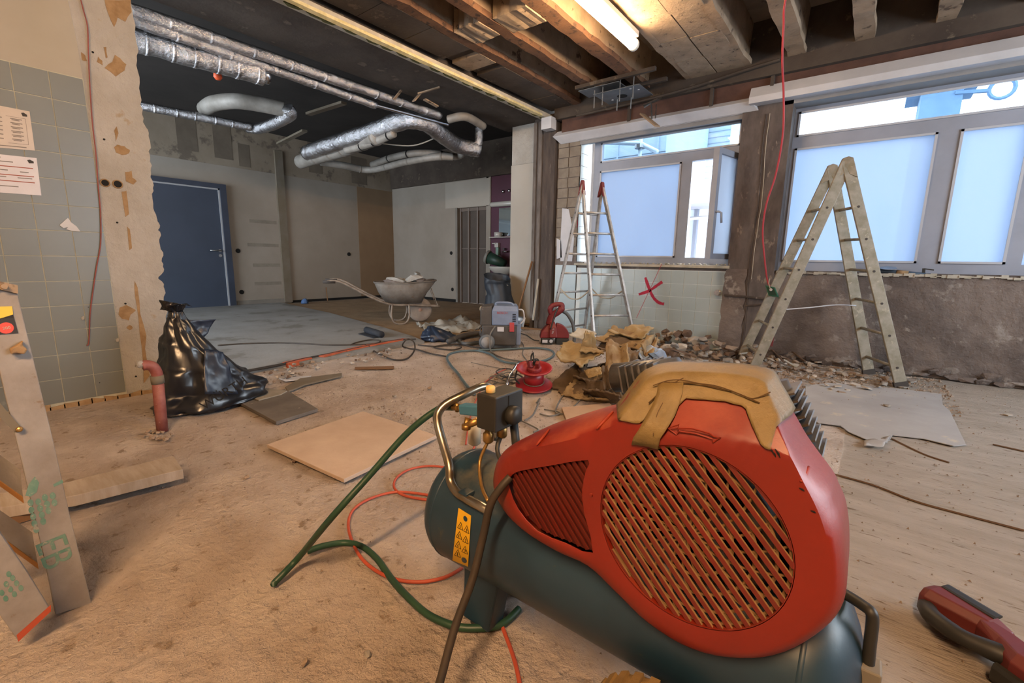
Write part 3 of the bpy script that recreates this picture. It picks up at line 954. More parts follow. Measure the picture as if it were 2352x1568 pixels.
duct('foil_duct', 'long foil wrapped duct running under the dark beam', straight((240, 2), (1010, 265), 2.72), .05, m_foil, seam=.32, group='long foil ducts beside the dark beam', rough=.10)
duct('foil_duct', 'foil duct just under the long duct, ending in bare pipe', straight((240, 24), (862, 241), 2.66), .042, m_foil, seam=.4, group='long foil ducts beside the dark beam', rough=.12)
duct('bare_pipe', 'thin shiny bare pipe beyond the end of the foil duct', straight((862, 241), (1030, 286), 2.66, 4), .02, m_ofoil)
d_ = duct('foil_duct', 'short open ended foil duct hanging behind the broken wall', straight((270, 80), (604, 172), 2.60), .088, m_foil, seam=.16, rough=.08)
pe_ = q(604, 172, 2.62); pd_ = (pe_ - q(270, 80, 2.62)).normalized()
MB().tube([pe_ - pd_ * .002, pe_ + pd_ * .05], .07, 14).build('open_end', m_ofoil, d_, smooth=True)
MB().tube([pe_ + pd_ * .045, pe_ + pd_ * .052], .045, 14).build('dark_mouth', m_black, d_)
c = q(500, 172, 2.55)
tag(MB().lathe([(.02, -.04), (.035, -.02), (.03, .02), (.012, .05)], 10, Matrix.Translation(c)).build('orange_plug', m_orange, None, smooth=True), 'small orange plug under the open ended duct', 'plug')
duct('foil_duct', 'thin spiral wrapped foil pipe along the door wall', straight((300, 238), (575, 292), 2.62, 5), .05, m_foil, seam=.2, rough=.05)
duct('foil_duct', 'bent foil duct looping up by the door wall', [q(570, 293, 2.64), q(600, 294, 2.62), q(640, 279, 2.62), q(668, 262, 2.64), q(660, 248, 2.68)], .07, m_foil, rough=.06)
duct('grey_duct', 'smooth grey curved duct above the blue door', [q(470, 250, 2.75), q(490, 238, 2.72), q(540, 232, 2.72), q(600, 240, 2.72), q(655, 252, 2.7)], .085, m_lag)
duct('foil_duct', 'thick silver lagged duct bending down at the back', [q(705, 352, 2.52), q(760, 332, 2.55), q(860, 300, 2.6), q(930, 276, 2.66), q(975, 280, 2.66), q(1010, 305, 2.6), q(1050, 332, 2.56), q(1100, 343, 2.54)], .11, m_foil, rough=.07, n=18)
duct('foil_duct', 'upright foil pipe stub at the end of the thick duct', [q(1096, 342, 2.54), q(1100, 320, 2.66), q(1100, 292, 2.82)], .06, m_foil, rough=.1)
duct('grey_duct', 'fat grey lagged duct running back to the door wall', [q(690, 372, 2.45), q(720, 362, 2.47), q(790, 342, 2.5), q(870, 312, 2.53)], .105, m_lag, seam=.4, mseam=m_skirt)
duct('grey_duct', 'slim grey lagged pipe clipped below the thick duct', [q(795, 345, 2.44), q(830, 336, 2.45), q(875, 320, 2.48), q(905, 306, 2.52)], .05, m_lag, seam=.3, mseam=m_black)
duct('grey_duct', 'long grey pipe bent along the back wall', [q(735, 372, 2.43), q(790, 380, 2.42), q(850, 390, 2.4), q(930, 372, 2.42), q(1000, 360, 2.44), q(1040, 360, 2.45)], .055, m_lag, seam=.6, mseam=m_skirt)
duct('grey_duct', 'pipe with a dark sleeve and a hooked grey end', [q(855, 378, 2.47), q(900, 362, 2.49), q(950, 352, 2.5), q(1000, 352, 2.5), q(1045, 360, 2.48), q(1062, 352, 2.5), q(1060, 340, 2.56)], .05, m_lag, seam=.5, mseam=m_black)
duct('dark_duct', 'grey pipe elbow beside the dark beam', [q(1030, 274, 2.68), q(1070, 268, 2.7), q(1110, 290, 2.7)], .05, m_lag)
# splintered laths hanging by the beam
for a, b, lab in (((960, 215, 2.72), (1010, 200, 2.78), 'upper pale splintered lath hanging from the dark beam'), ((975, 228, 2.72), (1005, 245, 2.68), 'short broken lath hanging over the thick duct'), ((905, 228, 2.7), (922, 207, 2.76), 'thin upright lath beside the long foil duct'), ((950, 232, 2.66), (965, 215, 2.76), 'wide dark flap of torn board under the beam')):
    o = MB().bar(G(*a), G(*b), .05 if 'wide' in lab or 'short' in lab else .025, .012).build('broken_lath', m_joist, None)
    tag(o, lab, 'lath', 'broken laths under the beam')
for a, b in (((708, 262), (790, 236)), ((640, 330), (700, 300))):
    tag(MB().bar(G(*a, 2.9), G(*b, 2.9), .08, .03).build('ceiling_rail', m_grey_strip, None), 'grey rail under the black ceiling ' + ('beside the bent foil duct' if a[0] > 700 else 'close to the boxed post'), 'rail')
cb = MB().tube(spline([q(880, 330, 2.5), q(950, 334, 2.46), q(1010, 312, 2.56)], 6), .008, 5).build('slack_cable', mat('pale_cable', '#8d8a84', rough=.6), None)
tag(cb, 'slack cable hanging under the thick silver duct', 'cable')

# ------------------------------------------------------------------ outside
m_facade = mat('pale_facade', '#98a5b2', '#8d9aa8', .8, .8, coord='World')
ob = thing('building', 'pale panel clad building outside the open casement window', 'building', (-6.5, 9.5, 0))
MB().box(-14, -3.42, 9.2, 11.9, -6, 7).build('facade', m_facade, ob)
for x in (-9.6, -8.2, -6.9, -5.6, -4.45, -3.6):
    MB().box(x, x + .04, 9.17, 9.2, -6, 7).build('panel_joint', mat('joint', '#8a98a5', rough=.8), ob)
for z in (.2, 1.7, 3.1):
    MB().box(-14, -3.42, 9.18, 9.2, z, z + .03).build('panel_joint', mat('joint', '#8a98a5', rough=.8), ob)
tw = thing('building', 'tile clad building wing with a balcony door behind the casement', 'building', (-2.6, 13, 0))
MB().box(-4.2, -2.95, 12, 14, -6, 4.6).build('facade', mat('tile_clad', '#a3adb6', '#98a3ad', 6, .7, coord='World'), tw)
for i in range(12):
    MB().box(-4.2, -2.95, 11.985, 12, 3.0 + i * .13, 3.012 + i * .13).build('tile_course', mat('joint', '#8a98a5', rough=.8), tw)
MB().box(-4.1, -2.2, 8.2, 9.1, 1.95, 2.28).build('canopy', mat('canopy_grey', '#7d7a80', rough=.8), tw)
for x in (-3.3, -3.12, -2.95, -2.72):
    MB().box(x, x + .06, 9.0, 9.1, -1, 1.98).build('mullion', mat('dark_mullion', '#5d5f69', rough=.6), tw)
MB().box(-3.4, -2.2, 9.1, 9.14, -1, 1.95).build('door_glass', mat('pale_glass', '#b8c0d0', rough=.3), tw)
MB().tube([(-3.3, 8.6, .75), (-2.3, 8.6, .95)], .03, 6).tube([(-3.35, 8.6, 1.72), (-2.25, 8.6, 1.76)], .03, 6).build('rail', m_ledge, tw)
sc = thing('scaffold', 'scaffold post with a rosette joint outside the upper pane', 'scaffold', (-4.2, 8.2, 0))
p0 = OY(1470, 350, 8.0)
MB().tube([V((p0.x, 8.0, -3)), V((p0.x, 8.0, 6))], .035, 8).build('post', mat('zinc', '#aab6c0', rough=.5, metal=.3), sc, smooth=True)
MB().lathe([(.1, -.03), (.1, .03)], 10, Matrix.Translation((p0.x, 8.0, 2.95))).build('rosette', m_metal, sc)
MB().tube([V((p0.x - .9, 8.0, 3.15)), V((p0.x, 8.0, 3.0)), V((p0.x + .35, 7.9, 2.8))], .04, 8).build('brace', mat('zinc', '#aab6c0', rough=.5, metal=.3), sc, smooth=True)
MB().tube([V((p0.x, 8.0, 2.2)), V((p0.x, 8.0, 2.62))], .042, 8).build('red_sleeve', m_red, sc, smooth=True)
# tower behind second window
to = thing('tower', 'blue-grey ledged tower against the white sky outside the wide window', 'tower', (2, 26, -6))
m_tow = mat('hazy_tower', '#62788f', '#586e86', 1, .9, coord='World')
a = OY(2092, 240, 26); b = OY(2250, 230, 26)
MB().box(a.x + .3, b.x - .5, 26, 29, -8, 13.2).build('shaft', m_tow, to)
for k, zz in enumerate((8.2, 9.4, 10.4, 11.6)):
    MB().box(a.x - .15 + .12 * (k % 2), b.x - .15 * k * .5, 25.7, 29, zz, zz + .35).build('ledge', m_tow, to)
MB().box(b.x - .35, b.x + .05, 25.9, 27, 10.0, 12.9).build('bay_turret', m_tow, to)
rc = OY(2302, 203, 26)
MB().tube([rc + V((math.cos(i * PI / 8) * .35, 0, math.sin(i * PI / 8) * .35)) for i in range(16)], .07, 5, closed=True).tube([rc + V((-.35, 0, 0)), rc + V((-1.3, 0, .1))], .08, 5).build('ring', m_tow, to)
og = MB().box(-40, 40, 5.9, 60, -6.1, -6).build('exterior_ground', mat('paving', '#8d9196', rough=.9), None)
tag(og, 'pale paved ground outside the building', 'ground', kind='structure')
# ------------------------------------------------------------------ compressor
YC = 0.70
m_redp = mat('red_plastic', '#7a1e0e', '#6f1a0c', 4, 0.42, bump=0.08, bscale=80, spec=.5, c3='#9c3820', s3=9, t3=0.66, dust='#b9684c', dustlo=.5, dusthi=1.1, dustn=.55)
m_reds = mat('red_slat', '#6a1d13', '#612419', 10, 0.5)
m_dust = mat('dusty_rib', '#94744c', '#7f5f3b', 20, 0.9)
m_tank = mat('blue_tank', '#1f3646', '#182c3a', 5, 0.4, spec=.5, c3='#4a4735', s3=7, t3=0.61, bump=.05, dust='#6b6350', dustlo=.55, dusthi=1.0, dustn=.56)
m_tape = mat('brown_tape', '#7d6840', '#6a5732', 18, 0.45, bump=0.35, bscale=90, spec=.5)
m_blk = mat('black_plastic', '#22211f', '#2c2a27', 8, 0.5)
m_chrome = mat('tarnished_steel', '#a8a39a', '#7e6f55', 8, 0.3, metal=0.95)
m_brass = mat('brass', '#b08a52', '#8a6a3c', 14, 0.4, metal=0.8)
m_fin = mat('fin_metal', '#77797c', '#5b5046', 12, 0.45, metal=0.7)
m_yel = mat('yellow_label', '#c39416', '#b98b12', 6, 0.5)
m_ink = mat('black_ink', '#241c14', rough=.6)

cp = thing('air_compressor', 'large red and blue piston air compressor standing in front', 'compressor', (-0.4, 0.85, 0))
# tank
TY, TZ, TR = 0.872, 0.268, 0.153
x0, x1 = -0.905, 0.075
prof = []
for i in range(9):
    a = PI / 2 * i / 8
    prof.append((TR * math.sin(a) * .999 + .0005, x0 + .085 * (1 - math.cos(a))))
for i in range(1, 9):
    prof.append((TR, x0 + .085 + (x1 - x0 - .17) * i / 8))
for i in range(1, 9):
    a = PI / 2 * i / 8
    prof.append((TR * math.cos(a) + .0005, x1 - .085 + .085 * math.sin(a)))
MT = Matrix.Translation((0, TY, TZ)) @ Matrix.Rotation(PI / 2, 4, 'Y')
MB().lathe(prof, 48, MT).build('tank', m_tank, cp, smooth=True)
for xx in (x0 + .085, x1 - .085):
    MB().lathe([(TR + .0005, xx - .004), (TR + .0025, xx), (TR + .0005, xx + .004)], 48, MT, cap=False).build('weld_seam', m_tank, cp, smooth=True)
# front left foot and rear foot
for yy, sgn in ((0.795, -1), (0.955, 1)):
    MB().rings([[V((-.745, yy - .03, 0.012)), V((-.655, yy - .03, .012)), V((-.655, yy + .03, .012)), V((-.745, yy + .03, .012))],
                [V((-.75, yy - .02 - .0 * sgn, .17)), V((-.63, yy - .02, .17)), V((-.63, yy + .04, .17)), V((-.75, yy + .04, .17))]]).build('foot', m_tank, cp, bevel=.004)
    MB().lathe([(.03, 0), (.034, .006), (.03, .014)], 14, Matrix.Translation((-.70, yy, 0))).build('rubber_foot', m_blk, cp, smooth=True)
# wheels at the right end
m_tyre = mat('dusty_tyre', '#7d6238', '#6a5230', 30, 0.9, bump=.4)
for yy in (0.665, 1.08):
    wc = V((-.19, yy, .124))
    MW = Matrix.Translation(wc) @ Matrix.Rotation(PI / 2, 4, 'X')
    wh = MB().lathe([(.07, -.025), (.11, -.027), (.119, -.016), (.12, 0), (.119, .016), (.11, .027), (.07, .025)], 36, MW).build('wheel', m_tyre, cp, smooth=True)
    tr = MB()
    for i in range(26):
        a = 2 * PI * i / 26
        tr.box(.115, .124, -.018, .018, -.008, .008, Matrix.Translation(wc) @ Matrix.Rotation(a, 4, 'Y') @ Matrix.Rotation(0, 4, 'X'))
    tr.build('tread', m_tyre, wh)
    MB().lathe([(.018, -.036), (.065, -.03), (.07, 0), (.065, .03), (.018, .036)], 20, MW).build('hub', m_blk, wh, smooth=True)
MB().tube([(-.19, .665, .124), (-.19, 1.08, .124)], .012, 8).build('axle', m_blk, cp)
MB().box(-.23, -.15, .74, .98, .125, .16).build('axle_bracket', m_tank, cp, bevel=.004)

# belt guard
FR_ = [  # ridge of the front (pixel, depth) and outer silhouette (pixel, depth)
    ((1150, 1115), .70, (1138, 1112), .745), ((1158, 1068), .70, (1146, 1056), .745), ((1186, 1043), .70, (1172, 1024), .75), ((1235, 1027), .70, (1230, 994), .76),
    ((1300, 1012), .70, (1298, 970), .77), ((1370, 992), .70, (1380, 945), .77), ((1424, 966), .70, (1420, 932), .77),
    ((1468, 908), .732, (1456, 886), .79), ((1508, 868), .757, (1494, 850), .80), ((1600, 860), .768, (1600, 846), .81), ((1738, 878), .768, (1746, 859), .81),
    ((1764, 922), .748, (1782, 900), .80), ((1790, 985), .722, (1818, 966), .79), ((1816, 1046), .703, (1852, 1032), .775), ((1846, 1108), .70, (1905, 1115), .76),
    ((1878, 1172), .70, (1919, 1150), .752), ((1900, 1240), .70, (1938, 1205), .745), ((1910, 1310), .70, (1946, 1295), .735), ((1902, 1378), .70, (1938, 1380), .725),
    ((1864, 1434), .70, (1893, 1442), .718), ((1790, 1480), .70, (1800, 1497), .714), ((1700, 1497), .70, (1700, 1511), .712), ((1600, 1475), .70, (1590, 1490), .712), ((1510, 1422), .70, (1490, 1431), .712),
    ((1430, 1350), .70, (1412, 1357), .712), ((1366, 1294), .70, (1350, 1299), .712), ((1290, 1256), .70, (1276, 1264), .712), ((1216, 1211), .70, (1204, 1219), .712), ((1170, 1160), .70, (1156, 1169), .72)]
NF = len(FR_)
Fp = [OY(*f, fy) for f, fy, m_, my in FR_]
Mp = [OY(*m_, my) for f, fy, m_, my in FR_]
Bp = [V((p.x, max(YC + .125, p.y + .04), p.z)) for p in Mp]


def dense(L_, k=4):
    return spline(L_, k, closed=True)


k_ = 4
Fd, Md, Bd = dense(Fp, k_), dense(Mp, k_), dense(Bp, k_)
nd = len(Fd)
h0, h1 = 6 * k_, 13 * k_          # hump between these ridge points
for i in range(nd):
    if i <= h0 or i >= h1: Fd[i].y = YC
rings_ = [Fd]
for t in (.3, .65):
    ring = []
    for i in range(nd):
        f, m_ = Fd[i], Md[i]
        a = t * PI / 2
        q_ = V((f.x + (m_.x - f.x) * math.sin(a), f.y + (m_.y - f.y) * (1 - math.cos(a)), f.z + (m_.z - f.z) * math.sin(a)))
        ring.append(q_.lerp(f.lerp(m_, t), .35))
    rings_.append(ring)
rings_ += [Md, Bd]
rim = MB().rings(rings_, cap=False)
# front face with the round opening and the three cornered louvre, hump panel leaning back above a crease
CG = V((-.1825, YC, .5155)); RG = .1505
circ = [CG + V((math.cos(2 * PI * i / 56) * RG, 0, math.sin(2 * PI * i / 56) * RG)) for i in range(56)]
tri = spline([OY(x, y, YC) for x, y in [(1169, 1105), (1176, 1090), (1200, 1080), (1270, 1068), (1350, 1056), (1346, 1080), (1337, 1125), (1342, 1180), (1362, 1270), (1300, 1248), (1235, 1220), (1190, 1170), (1171, 1125)]], 2, closed=True)
crease = [OY(x, y, YC) for x, y in ((1470, 978), (1520, 994), (1600, 1004), (1690, 1016), (1770, 1034))]
crs = spline([Fd[h0]] + crease + [Fd[h1]], 6); nc = len(crs)
low = [Fd[i] for i in range(h1, nd)] + [Fd[i] for i in range(0, h0 + 1)] + crs[1:-1]


def fill(loops):
    bm = bmesh.new(); es = []
    for loop in loops:
        vs = [bm.verts.new(p) for p in loop]
        es += [bm.edges.new((vs[i], vs[(i + 1) % len(vs)])) for i in range(len(vs))]
    bmesh.ops.triangle_fill(bm, edges=es, use_beauty=True, use_dissolve=False)
    bm.verts.ensure_lookup_table(); bm.verts.index_update()
    rim.add([v.co.copy() for v in bm.verts], [tuple(v.index for v in f.verts) for f in bm.faces])
    bm.free()


fill((low, circ, tri))
# hump panel as a grid between crease and ridge
hr_ = []
hl = [Fd[i] for i in range(h0, h1 + 1)]
for i in range(nc):
    t = i / (nc - 1) * (len(hl) - 1); k = min(int(t), len(hl) - 2)
    hr_.append(hl[k].lerp(hl[k + 1], t - k))
hg = [[crs[i].lerp(hr_[i], j / 6) for j in range(7)] for i in range(nc)]
rim.add([p for r in hg for p in r], [(a * 7 + b, a * 7 + b + 1, (a + 1) * 7 + b + 1, (a + 1) * 7 + b) for a in range(nc - 1) for b in range(6)])
me = rim.mesh('belt_guard', m_redp)
bm = bmesh.new(); bm.from_mesh(me); bmesh.ops.remove_doubles(bm, verts=bm.verts, dist=.0006); bmesh.ops.recalc_face_normals(bm, faces=bm.faces)
bm.to_mesh(me); bm.free()
guard = link('belt_guard', me, cp)
smooth_angle(guard, 50)
md = guard.modifiers.new('solid', 'SOLIDIFY'); md.thickness = .003; md.offset = -1
wn = guard.modifiers.new('weighted', 'WEIGHTED_NORMAL'); wn.keep_sharp = True; wn.weight = 100
guard['label'] = 'dirty red plastic belt guard'
# inner rim of the round opening
MB().rings([circ, [p + V((0, .012, 0)) for p in circ]], cap=False).build('opening_lip', m_redp, guard, solid=.002)


def hatch(poly, dirv, pitch, c):
    """parallel lines across a polygon in the XZ plane"""
    d = V((dirv.x, 0, dirv.z)).normalized(); n = V((-d.z, 0, d.x))
    os_ = [(p - c).dot(n) for p in poly]
    lo, hi = min(os_), max(os_)
    out = []
    o = math.ceil(lo / pitch) * pitch
    while o < hi:
        ts = []
        for i in range(len(poly)):
            a, b = poly[i], poly[(i + 1) % len(poly)]
            oa, ob_ = (a - c).dot(n) - o, (b - c).dot(n) - o
            if (oa < 0) != (ob_ < 0):
                t = oa / (oa - ob_); ts.append((a.lerp(b, t) - c).dot(d))
        ts.sort()
        if len(ts) >= 2 and ts[-1] - ts[0] > .006:
            out.append((c + n * o + d * ts[0], c + n * o + d * ts[-1]))
        o += pitch
    return out


sd = OY(1654, 1442, YC) - OY(1409, 1074, YC)
for a, b in hatch(circ, sd, .0148, CG):
    two_tone(MB().bar(a + V((0, .004, 0)), b + V((0, .004, 0)), .0072, .0045, (0, 1, 0)).build('grille_slat', m_reds, guard), m_dust)
for a, b in hatch(tri, OY(1362, 1272, YC) - OY(1245, 1075, YC), .0135, tri[0]):
    e = V((0, 1, 0))
    dd = (b - a).normalized(); nn = V((-dd.z, 0, dd.x))
    MB().prism([a + V((0, .007, 0)), b + V((0, .007, 0)), b + nn * .0118 + V((0, .002, 0)), a + nn * .0118 + V((0, .002, 0))], (0, .0025, 0)).build('louvre_slat', m_reds, guard)
MB().prism([p + V((0, .011, 0)) for p in tri], (0, .002, 0)).build('louvre_back', mat('dark_red', '#4a150c', rough=.8), guard)
# dusty rear webbing
web = MB()
for rr_ in (.035, .068, .1, .128, .146):
    web.tube([CG + V((math.cos(i * PI / 24) * rr_, .0105, math.sin(i * PI / 24) * rr_)) for i in range(48)], .0028, 5, closed=True)
for i in range(20):
    a = 2 * PI * i / 20 + .1
    web.tube([CG + V((math.cos(a + .5 * (r_ / 6)) * (.012 + .138 * r_ / 6), .0105, math.sin(a + .5 * (r_ / 6)) * (.012 + .138 * r_ / 6))) for r_ in range(7)], .0022, 5)
web.build('rear_web', m_dust, guard)
# flywheel, belt and dark backing behind the grille
fw = MB().lathe([(.118, -.014), (.125, -.01), (.118, 0), (.125, .01), (.118, .014), (.105, .014), (.105, -.014), (.118, -.014)], 40, Matrix.Translation(CG + V((0, .055, 0))) @ Matrix.Rotation(PI / 2, 4, 'X'), cap=False).build('flywheel', m_fin, cp, smooth=True)
sp_ = MB().lathe([(.025, -.02), (.025, .02)], 16, Matrix.Translation(CG + V((0, .055, 0))) @ Matrix.Rotation(PI / 2, 4, 'X'))
for i in range(5):
    a = 2 * PI * i / 5 + .4
    sp_.bar(CG + V((0, .055, 0)), CG + V((math.cos(a) * .108, .055, math.sin(a) * .108)), .03, .012, (0, 1, 0))
sp_.build('flywheel_spoke', m_fin, fw)
MB().prism([V((p.x * .96 - .011 + .0, YC + .122, p.z * .96 + .018)) for p in Bd], (0, .002, 0)).build('back_plate', m_black, guard)
# arrow moulded on the front
ar = [OY(x, y, YC - .001) for x, y in ((1535, 983), (1560, 975), (1556, 984), (1590, 984), (1630, 995), (1640, 1003), (1655, 1004), (1638, 1016), (1636, 1008), (1600, 996), (1560, 990), (1554, 998))]
MB().tube(ar, .0014, 4, closed=True).build('moulded_arrow', mat('dark_red2', '#7d2410', rough=.6), guard)
MB().lathe([(.0035, 0), (.003, .003)], 10, Matrix.Translation(OY(1358, 1136, YC)) @ Matrix.Rotation(PI / 2, 4, 'X')).build('rivet', m_redp, guard)
for a, b in (((1772, 1035), (1782, 1050)), ((1780, 1030), (1792, 1052)), ((1765, 1030), (1776, 1038)), ((1835, 1120), (1848, 1128)), ((1862, 1172), (1874, 1178))):
    MB().tube([OY(*a, YC - .0006), OY((a[0] + b[0]) / 2 + 2, (a[1] + b[1]) / 2, YC - .001), OY(*b, YC - .0006)], [.0004, .0014, .0004], 5).build('black_scuff', m_black, guard)
# notches in the rim
for a, b, yy in (((1262, 985), (1232, 1022), .712), ((1408, 945), (1370, 985), .712), ((1858, 1072), (1840, 1106), .715)):
    MB().tube(line3(OY(*a, YC + .035), OY(*b, YC - .001), 4), [.002, .003, .0036, .003, .002], 7).build('rim_notch', mat('dark_red3', '#862a14', rough=.6), guard, smooth=True)

# brown tape over the hump of the guard
rows = []
for i in range(0, int(nc * .84)):
    u = i / (nc - 1)
    t = h0 + u * (h1 - h0); k = min(int(t), nd - 2)
    e = Md[k].lerp(Md[k + 1], t - k); f = hr_[i]; c_ = crs[i]
    full = (c_ - f).length
    dn = min(full * .98, .012 + .05 * min(1, u / .18)) if u < .4 else .046 + .016 * max(0, u - .6) / .4 + .004 * nz3((i * .9, 0, 0), 1, 8)
    dn = min(dn, full)
    up = V((0, -.86, .5))
    col_ = []
    for s_ in range(8, 0, -1):
        col_.append(f.lerp(c_, dn * s_ / 8 / max(full, .001)) + up * (.0045 + .0022 * nz3((i * .45, s_ * .8, 0), 1, 4)))
    wl_, wr_ = max(0, 1 - u / .3), max(0, (u - .55) / .3)
    out_ = V((-.7 * min(1, wl_) + .8 * min(1, wr_), -.45, .8)).normalized()
    for s_ in range(0, 5):
        q_ = f.lerp(e, s_ / 4)
        col_.append(q_ + out_ * (.0055 + .001 * nz3((i * .4, s_, 5), 1, 4)))
    o2_ = V((-.8 * min(1, wl_) + .9 * min(1, wr_), 0, .8)).normalized()
    for dy in (.012, .025, .04):
        col_.append(V((e.x, e.y + dy, e.z)) + o2_ * .005)
    rows.append(col_)
nr = len(rows[0])
tm_ = MB()
tm_.add([p for r in rows for p in r], [(a * nr + b, a * nr + b + 1, (a + 1) * nr + b + 1, (a + 1) * nr + b) for a in range(len(rows) - 1) for b in range(nr - 1)])
tape = tm_.build('tape_band', m_tape, guard, smooth=True, solid=.0012)
tape['label'] = 'crinkled brown packing tape'


def hump_y(px, py):
    """depth of the hump panel at a pixel"""
    if py >= 1000: return YC
    best = min((p for r in hg for p in r), key=lambda p: (OY(px, py, p.y) - p).length)
    return best.y


leg_px = [((1512, 880), (1570, 876)), ((1508, 905), (1568, 900)), ((1498, 930), (1560, 928)), ((1484, 955), (1550, 955)), ((1468, 985), (1530, 987)), ((1455, 1004), (1516, 1008)), ((1450, 1020), (1511, 1032))]
lg = []
for j, (a, b) in enumerate(leg_px):
    ya, yb = hump_y(*a), hump_y(*b)
    lg.append([OY(a[0] + (b[0] - a[0]) * s_ / 6, a[1] + (b[1] - a[1]) * s_ / 6 + (RND.uniform(-2, 2) if j == 6 else 0), ya + (yb - ya) * s_ / 6 - .0085 + (.004 if j > 4 else 0) - .0012 * nz3((s_, j, 0), .9, 6)) for s_ in range(7)])
MB().add([p for r in lg for p in r], [(a * 7 + b, a * 7 + b + 1, (a + 1) * 7 + b + 1, (a + 1) * 7 + b) for a in range(6) for b in range(6)]).build('tape_strip', m_tape, guard, smooth=True, solid=.001)
cz = MB()
for a, b, c_ in (((1500, 885), (1560, 872), (1680, 900)), ((1525, 877), (1640, 885), (1745, 925)), ((1490, 925), (1530, 890), (1570, 868)), ((1500, 1000), (1510, 950), (1535, 905)), ((1700, 905), (1730, 915), (1770, 900))):
    pts_ = []
    for p in (a, b, c_):
        pts_.append(OY(p[0], p[1], hump_y(p[0], p[1]) - .0092))
    cz.tube(spline(pts_, 6), .0011, 4)
cz.build('tape_crease', mat('tape_dark', '#4a3517', rough=.7), guard)

# twin finned cylinders behind the guard
pump = MB().lathe([(.04, -.07), (.06, -.055), (.06, .055), (.04, .07)], 20, Matrix.Translation((-.19, .91, .50)) @ Matrix.Rotation(PI / 2, 4, 'X')).build('crankcase', m_fin, cp, smooth=True)
for cpx, axd, n_, st_, hw, hy in (((1484, 862), V((.97, 0, .24)), 6, .0145, .03, .05), ((1802, 968), V((.45, 0, -.89)), 9, .0135, .042, .05)):
    cc = OY(cpx[0], cpx[1], .90)
    MC = frame_xf(cc, V((axd.z, 0, -axd.x)), z=axd)
    cyl = MB().lathe([(.032, -.07), (.032, .07)], 18, MC).build('cylinder', m_fin, cp, smooth=True)
    for k in range(n_):
        h = (k - (n_ - 1) / 2) * st_
        MB().rings([[MC @ V((-hw, -hy, h)), MC @ V((hw * .8, -hy, h)), MC @ V((hw * 1.15, -hy * .6, h + .004)), MC @ V((hw * 1.15, hy * .6, h + .004)), MC @ V((hw * .8, hy, h)), MC @ V((-hw, hy, h))],
                    [MC @ V((-hw, -hy, h + .0035)), MC @ V((hw * .8, -hy, h + .0035)), MC @ V((hw * 1.15, -hy * .6, h + .0065)), MC @ V((hw * 1.15, hy * .6, h + .0065)), MC @ V((hw * .8, hy, h + .0035)), MC @ V((-hw, hy, h + .0035))]]).build('cooling_fin', m_fin, cyl)
    MB().tube([cc, V((-.19, .91, .52))], .03, 12).build('cylinder_base', m_fin, cp, smooth=True)
# electric motor behind the small end of the guard
MB().lathe([(.02, 0), (.07, .01), (.075, .05), (.075, .2), (.06, .22)], 24, Matrix.Translation((-.48, .83, .475)) @ Matrix.Rotation(-PI / 2, 4, 'X')).build('motor', mat('motor_grey', '#4a5a66', rough=.5), cp, smooth=True)
MB().box(-.56, -.05, .80, 1.0, .412, .428).build('mounting_plate', m_tank, cp)
# pressure switch
def boxpx(fl, fr, bl_, z0, z1):
    pass


P0 = OY(1097, 935, .80); P1 = OY(1180, 935, .80)
bx0, bx1 = OY(1094, 940, .79).x, OY(1138, 940, .79).x
bz0 = OY(1104, 985, .79).z; bz1 = OY(1104, 905, .79).z
sw = MB().box(bx0, bx1, .79, .90, bz0, bz1).build('pressure_switch', m_blk, cp, bevel=.004)
MB().lathe([(.012, -.004), (.012, .012), (.009, .016)], 12, Matrix.Translation((bx0 + .02, .82, bz1))).build('switch_knob', mat('ivory_knob', '#d8b06a', rough=.5), sw, smooth=True)
MB().lathe([(.018, 0), (.024, .006), (.024, .02), (.018, .028)], 16, Matrix.Translation((bx1 - .002, .845, (bz0 + bz1) / 2 - .01)) @ Matrix.Rotation(PI / 2, 4, 'Y')).build('gauge', m_blk, sw, smooth=True)
MB().box(bx1 - .001, bx1 + .001, .838, .842, bz0 + .01, bz1 - .006).build('seam', m_black, sw)
# fittings under the switch
MB().lathe([(.009, -.045), (.014, -.04), (.014, -.02), (.009, -.015), (.009, .004)], 10, Matrix.Translation((bx0 + .014, .82, bz0))).lathe([(.009, -.03), (.014, -.025), (.014, -.006), (.01, 0)], 6, Matrix.Translation((bx0 + .042, .84, bz0))).build('brass_fitting', m_brass, cp, smooth=True)
MB().tube(spline([V((bx0 + .014, .82, bz0 - .04)), OY(1102, 1060, .80), OY(1106, 1115, .765), OY(1121, 1150, .742)], 6), .0045, 8).build('copper_tube', m_brass, cp, smooth=True)
MB().tube([V((bx0 + .055, .87, bz0 + .005)), V((bx0 + .066, .88, .42))], .011, 10).build('riser_pipe', m_blk, cp, smooth=True)
MB().tube(spline([V((bx0 + .045, .85, bz0)), OY(1142, 1030, .82), OY(1160, 1075, .80)], 6), .006, 8).build('switch_lead', m_blk, cp, smooth=True)
rg0 = OY(1105, 942, .86); rg1 = OY(1062, 938, .86)
MB().bar(rg0, rg1, .03, .028).build('regulator', mat('regulator_blue', '#3a6a86', rough=.5), cp, bevel=.004)
MB().tube([rg1, OY(1040, 935, .86)], .009, 10).tube([OY(1050, 945, .86), OY(1050, 926, .86)], .006, 8).lathe([(.011, -.006), (.011, .006)], 6, Matrix.Translation(OY(1058, 937, .86)) @ Matrix.Rotation(PI / 2, 4, 'Y')).build('hose_coupling', m_brass, cp, smooth=True)
MB().tube([OY(1076, 960, .80), OY(1070, 978, .79), OY(1098, 966, .80)], .0095, 10).lathe([(.012, -.008), (.012, .004)], 10, Matrix.Translation(OY(1071, 978, .79))).build('outlet_tap', m_brass, cp, smooth=True)
fb = OY(1090, 985, .86)
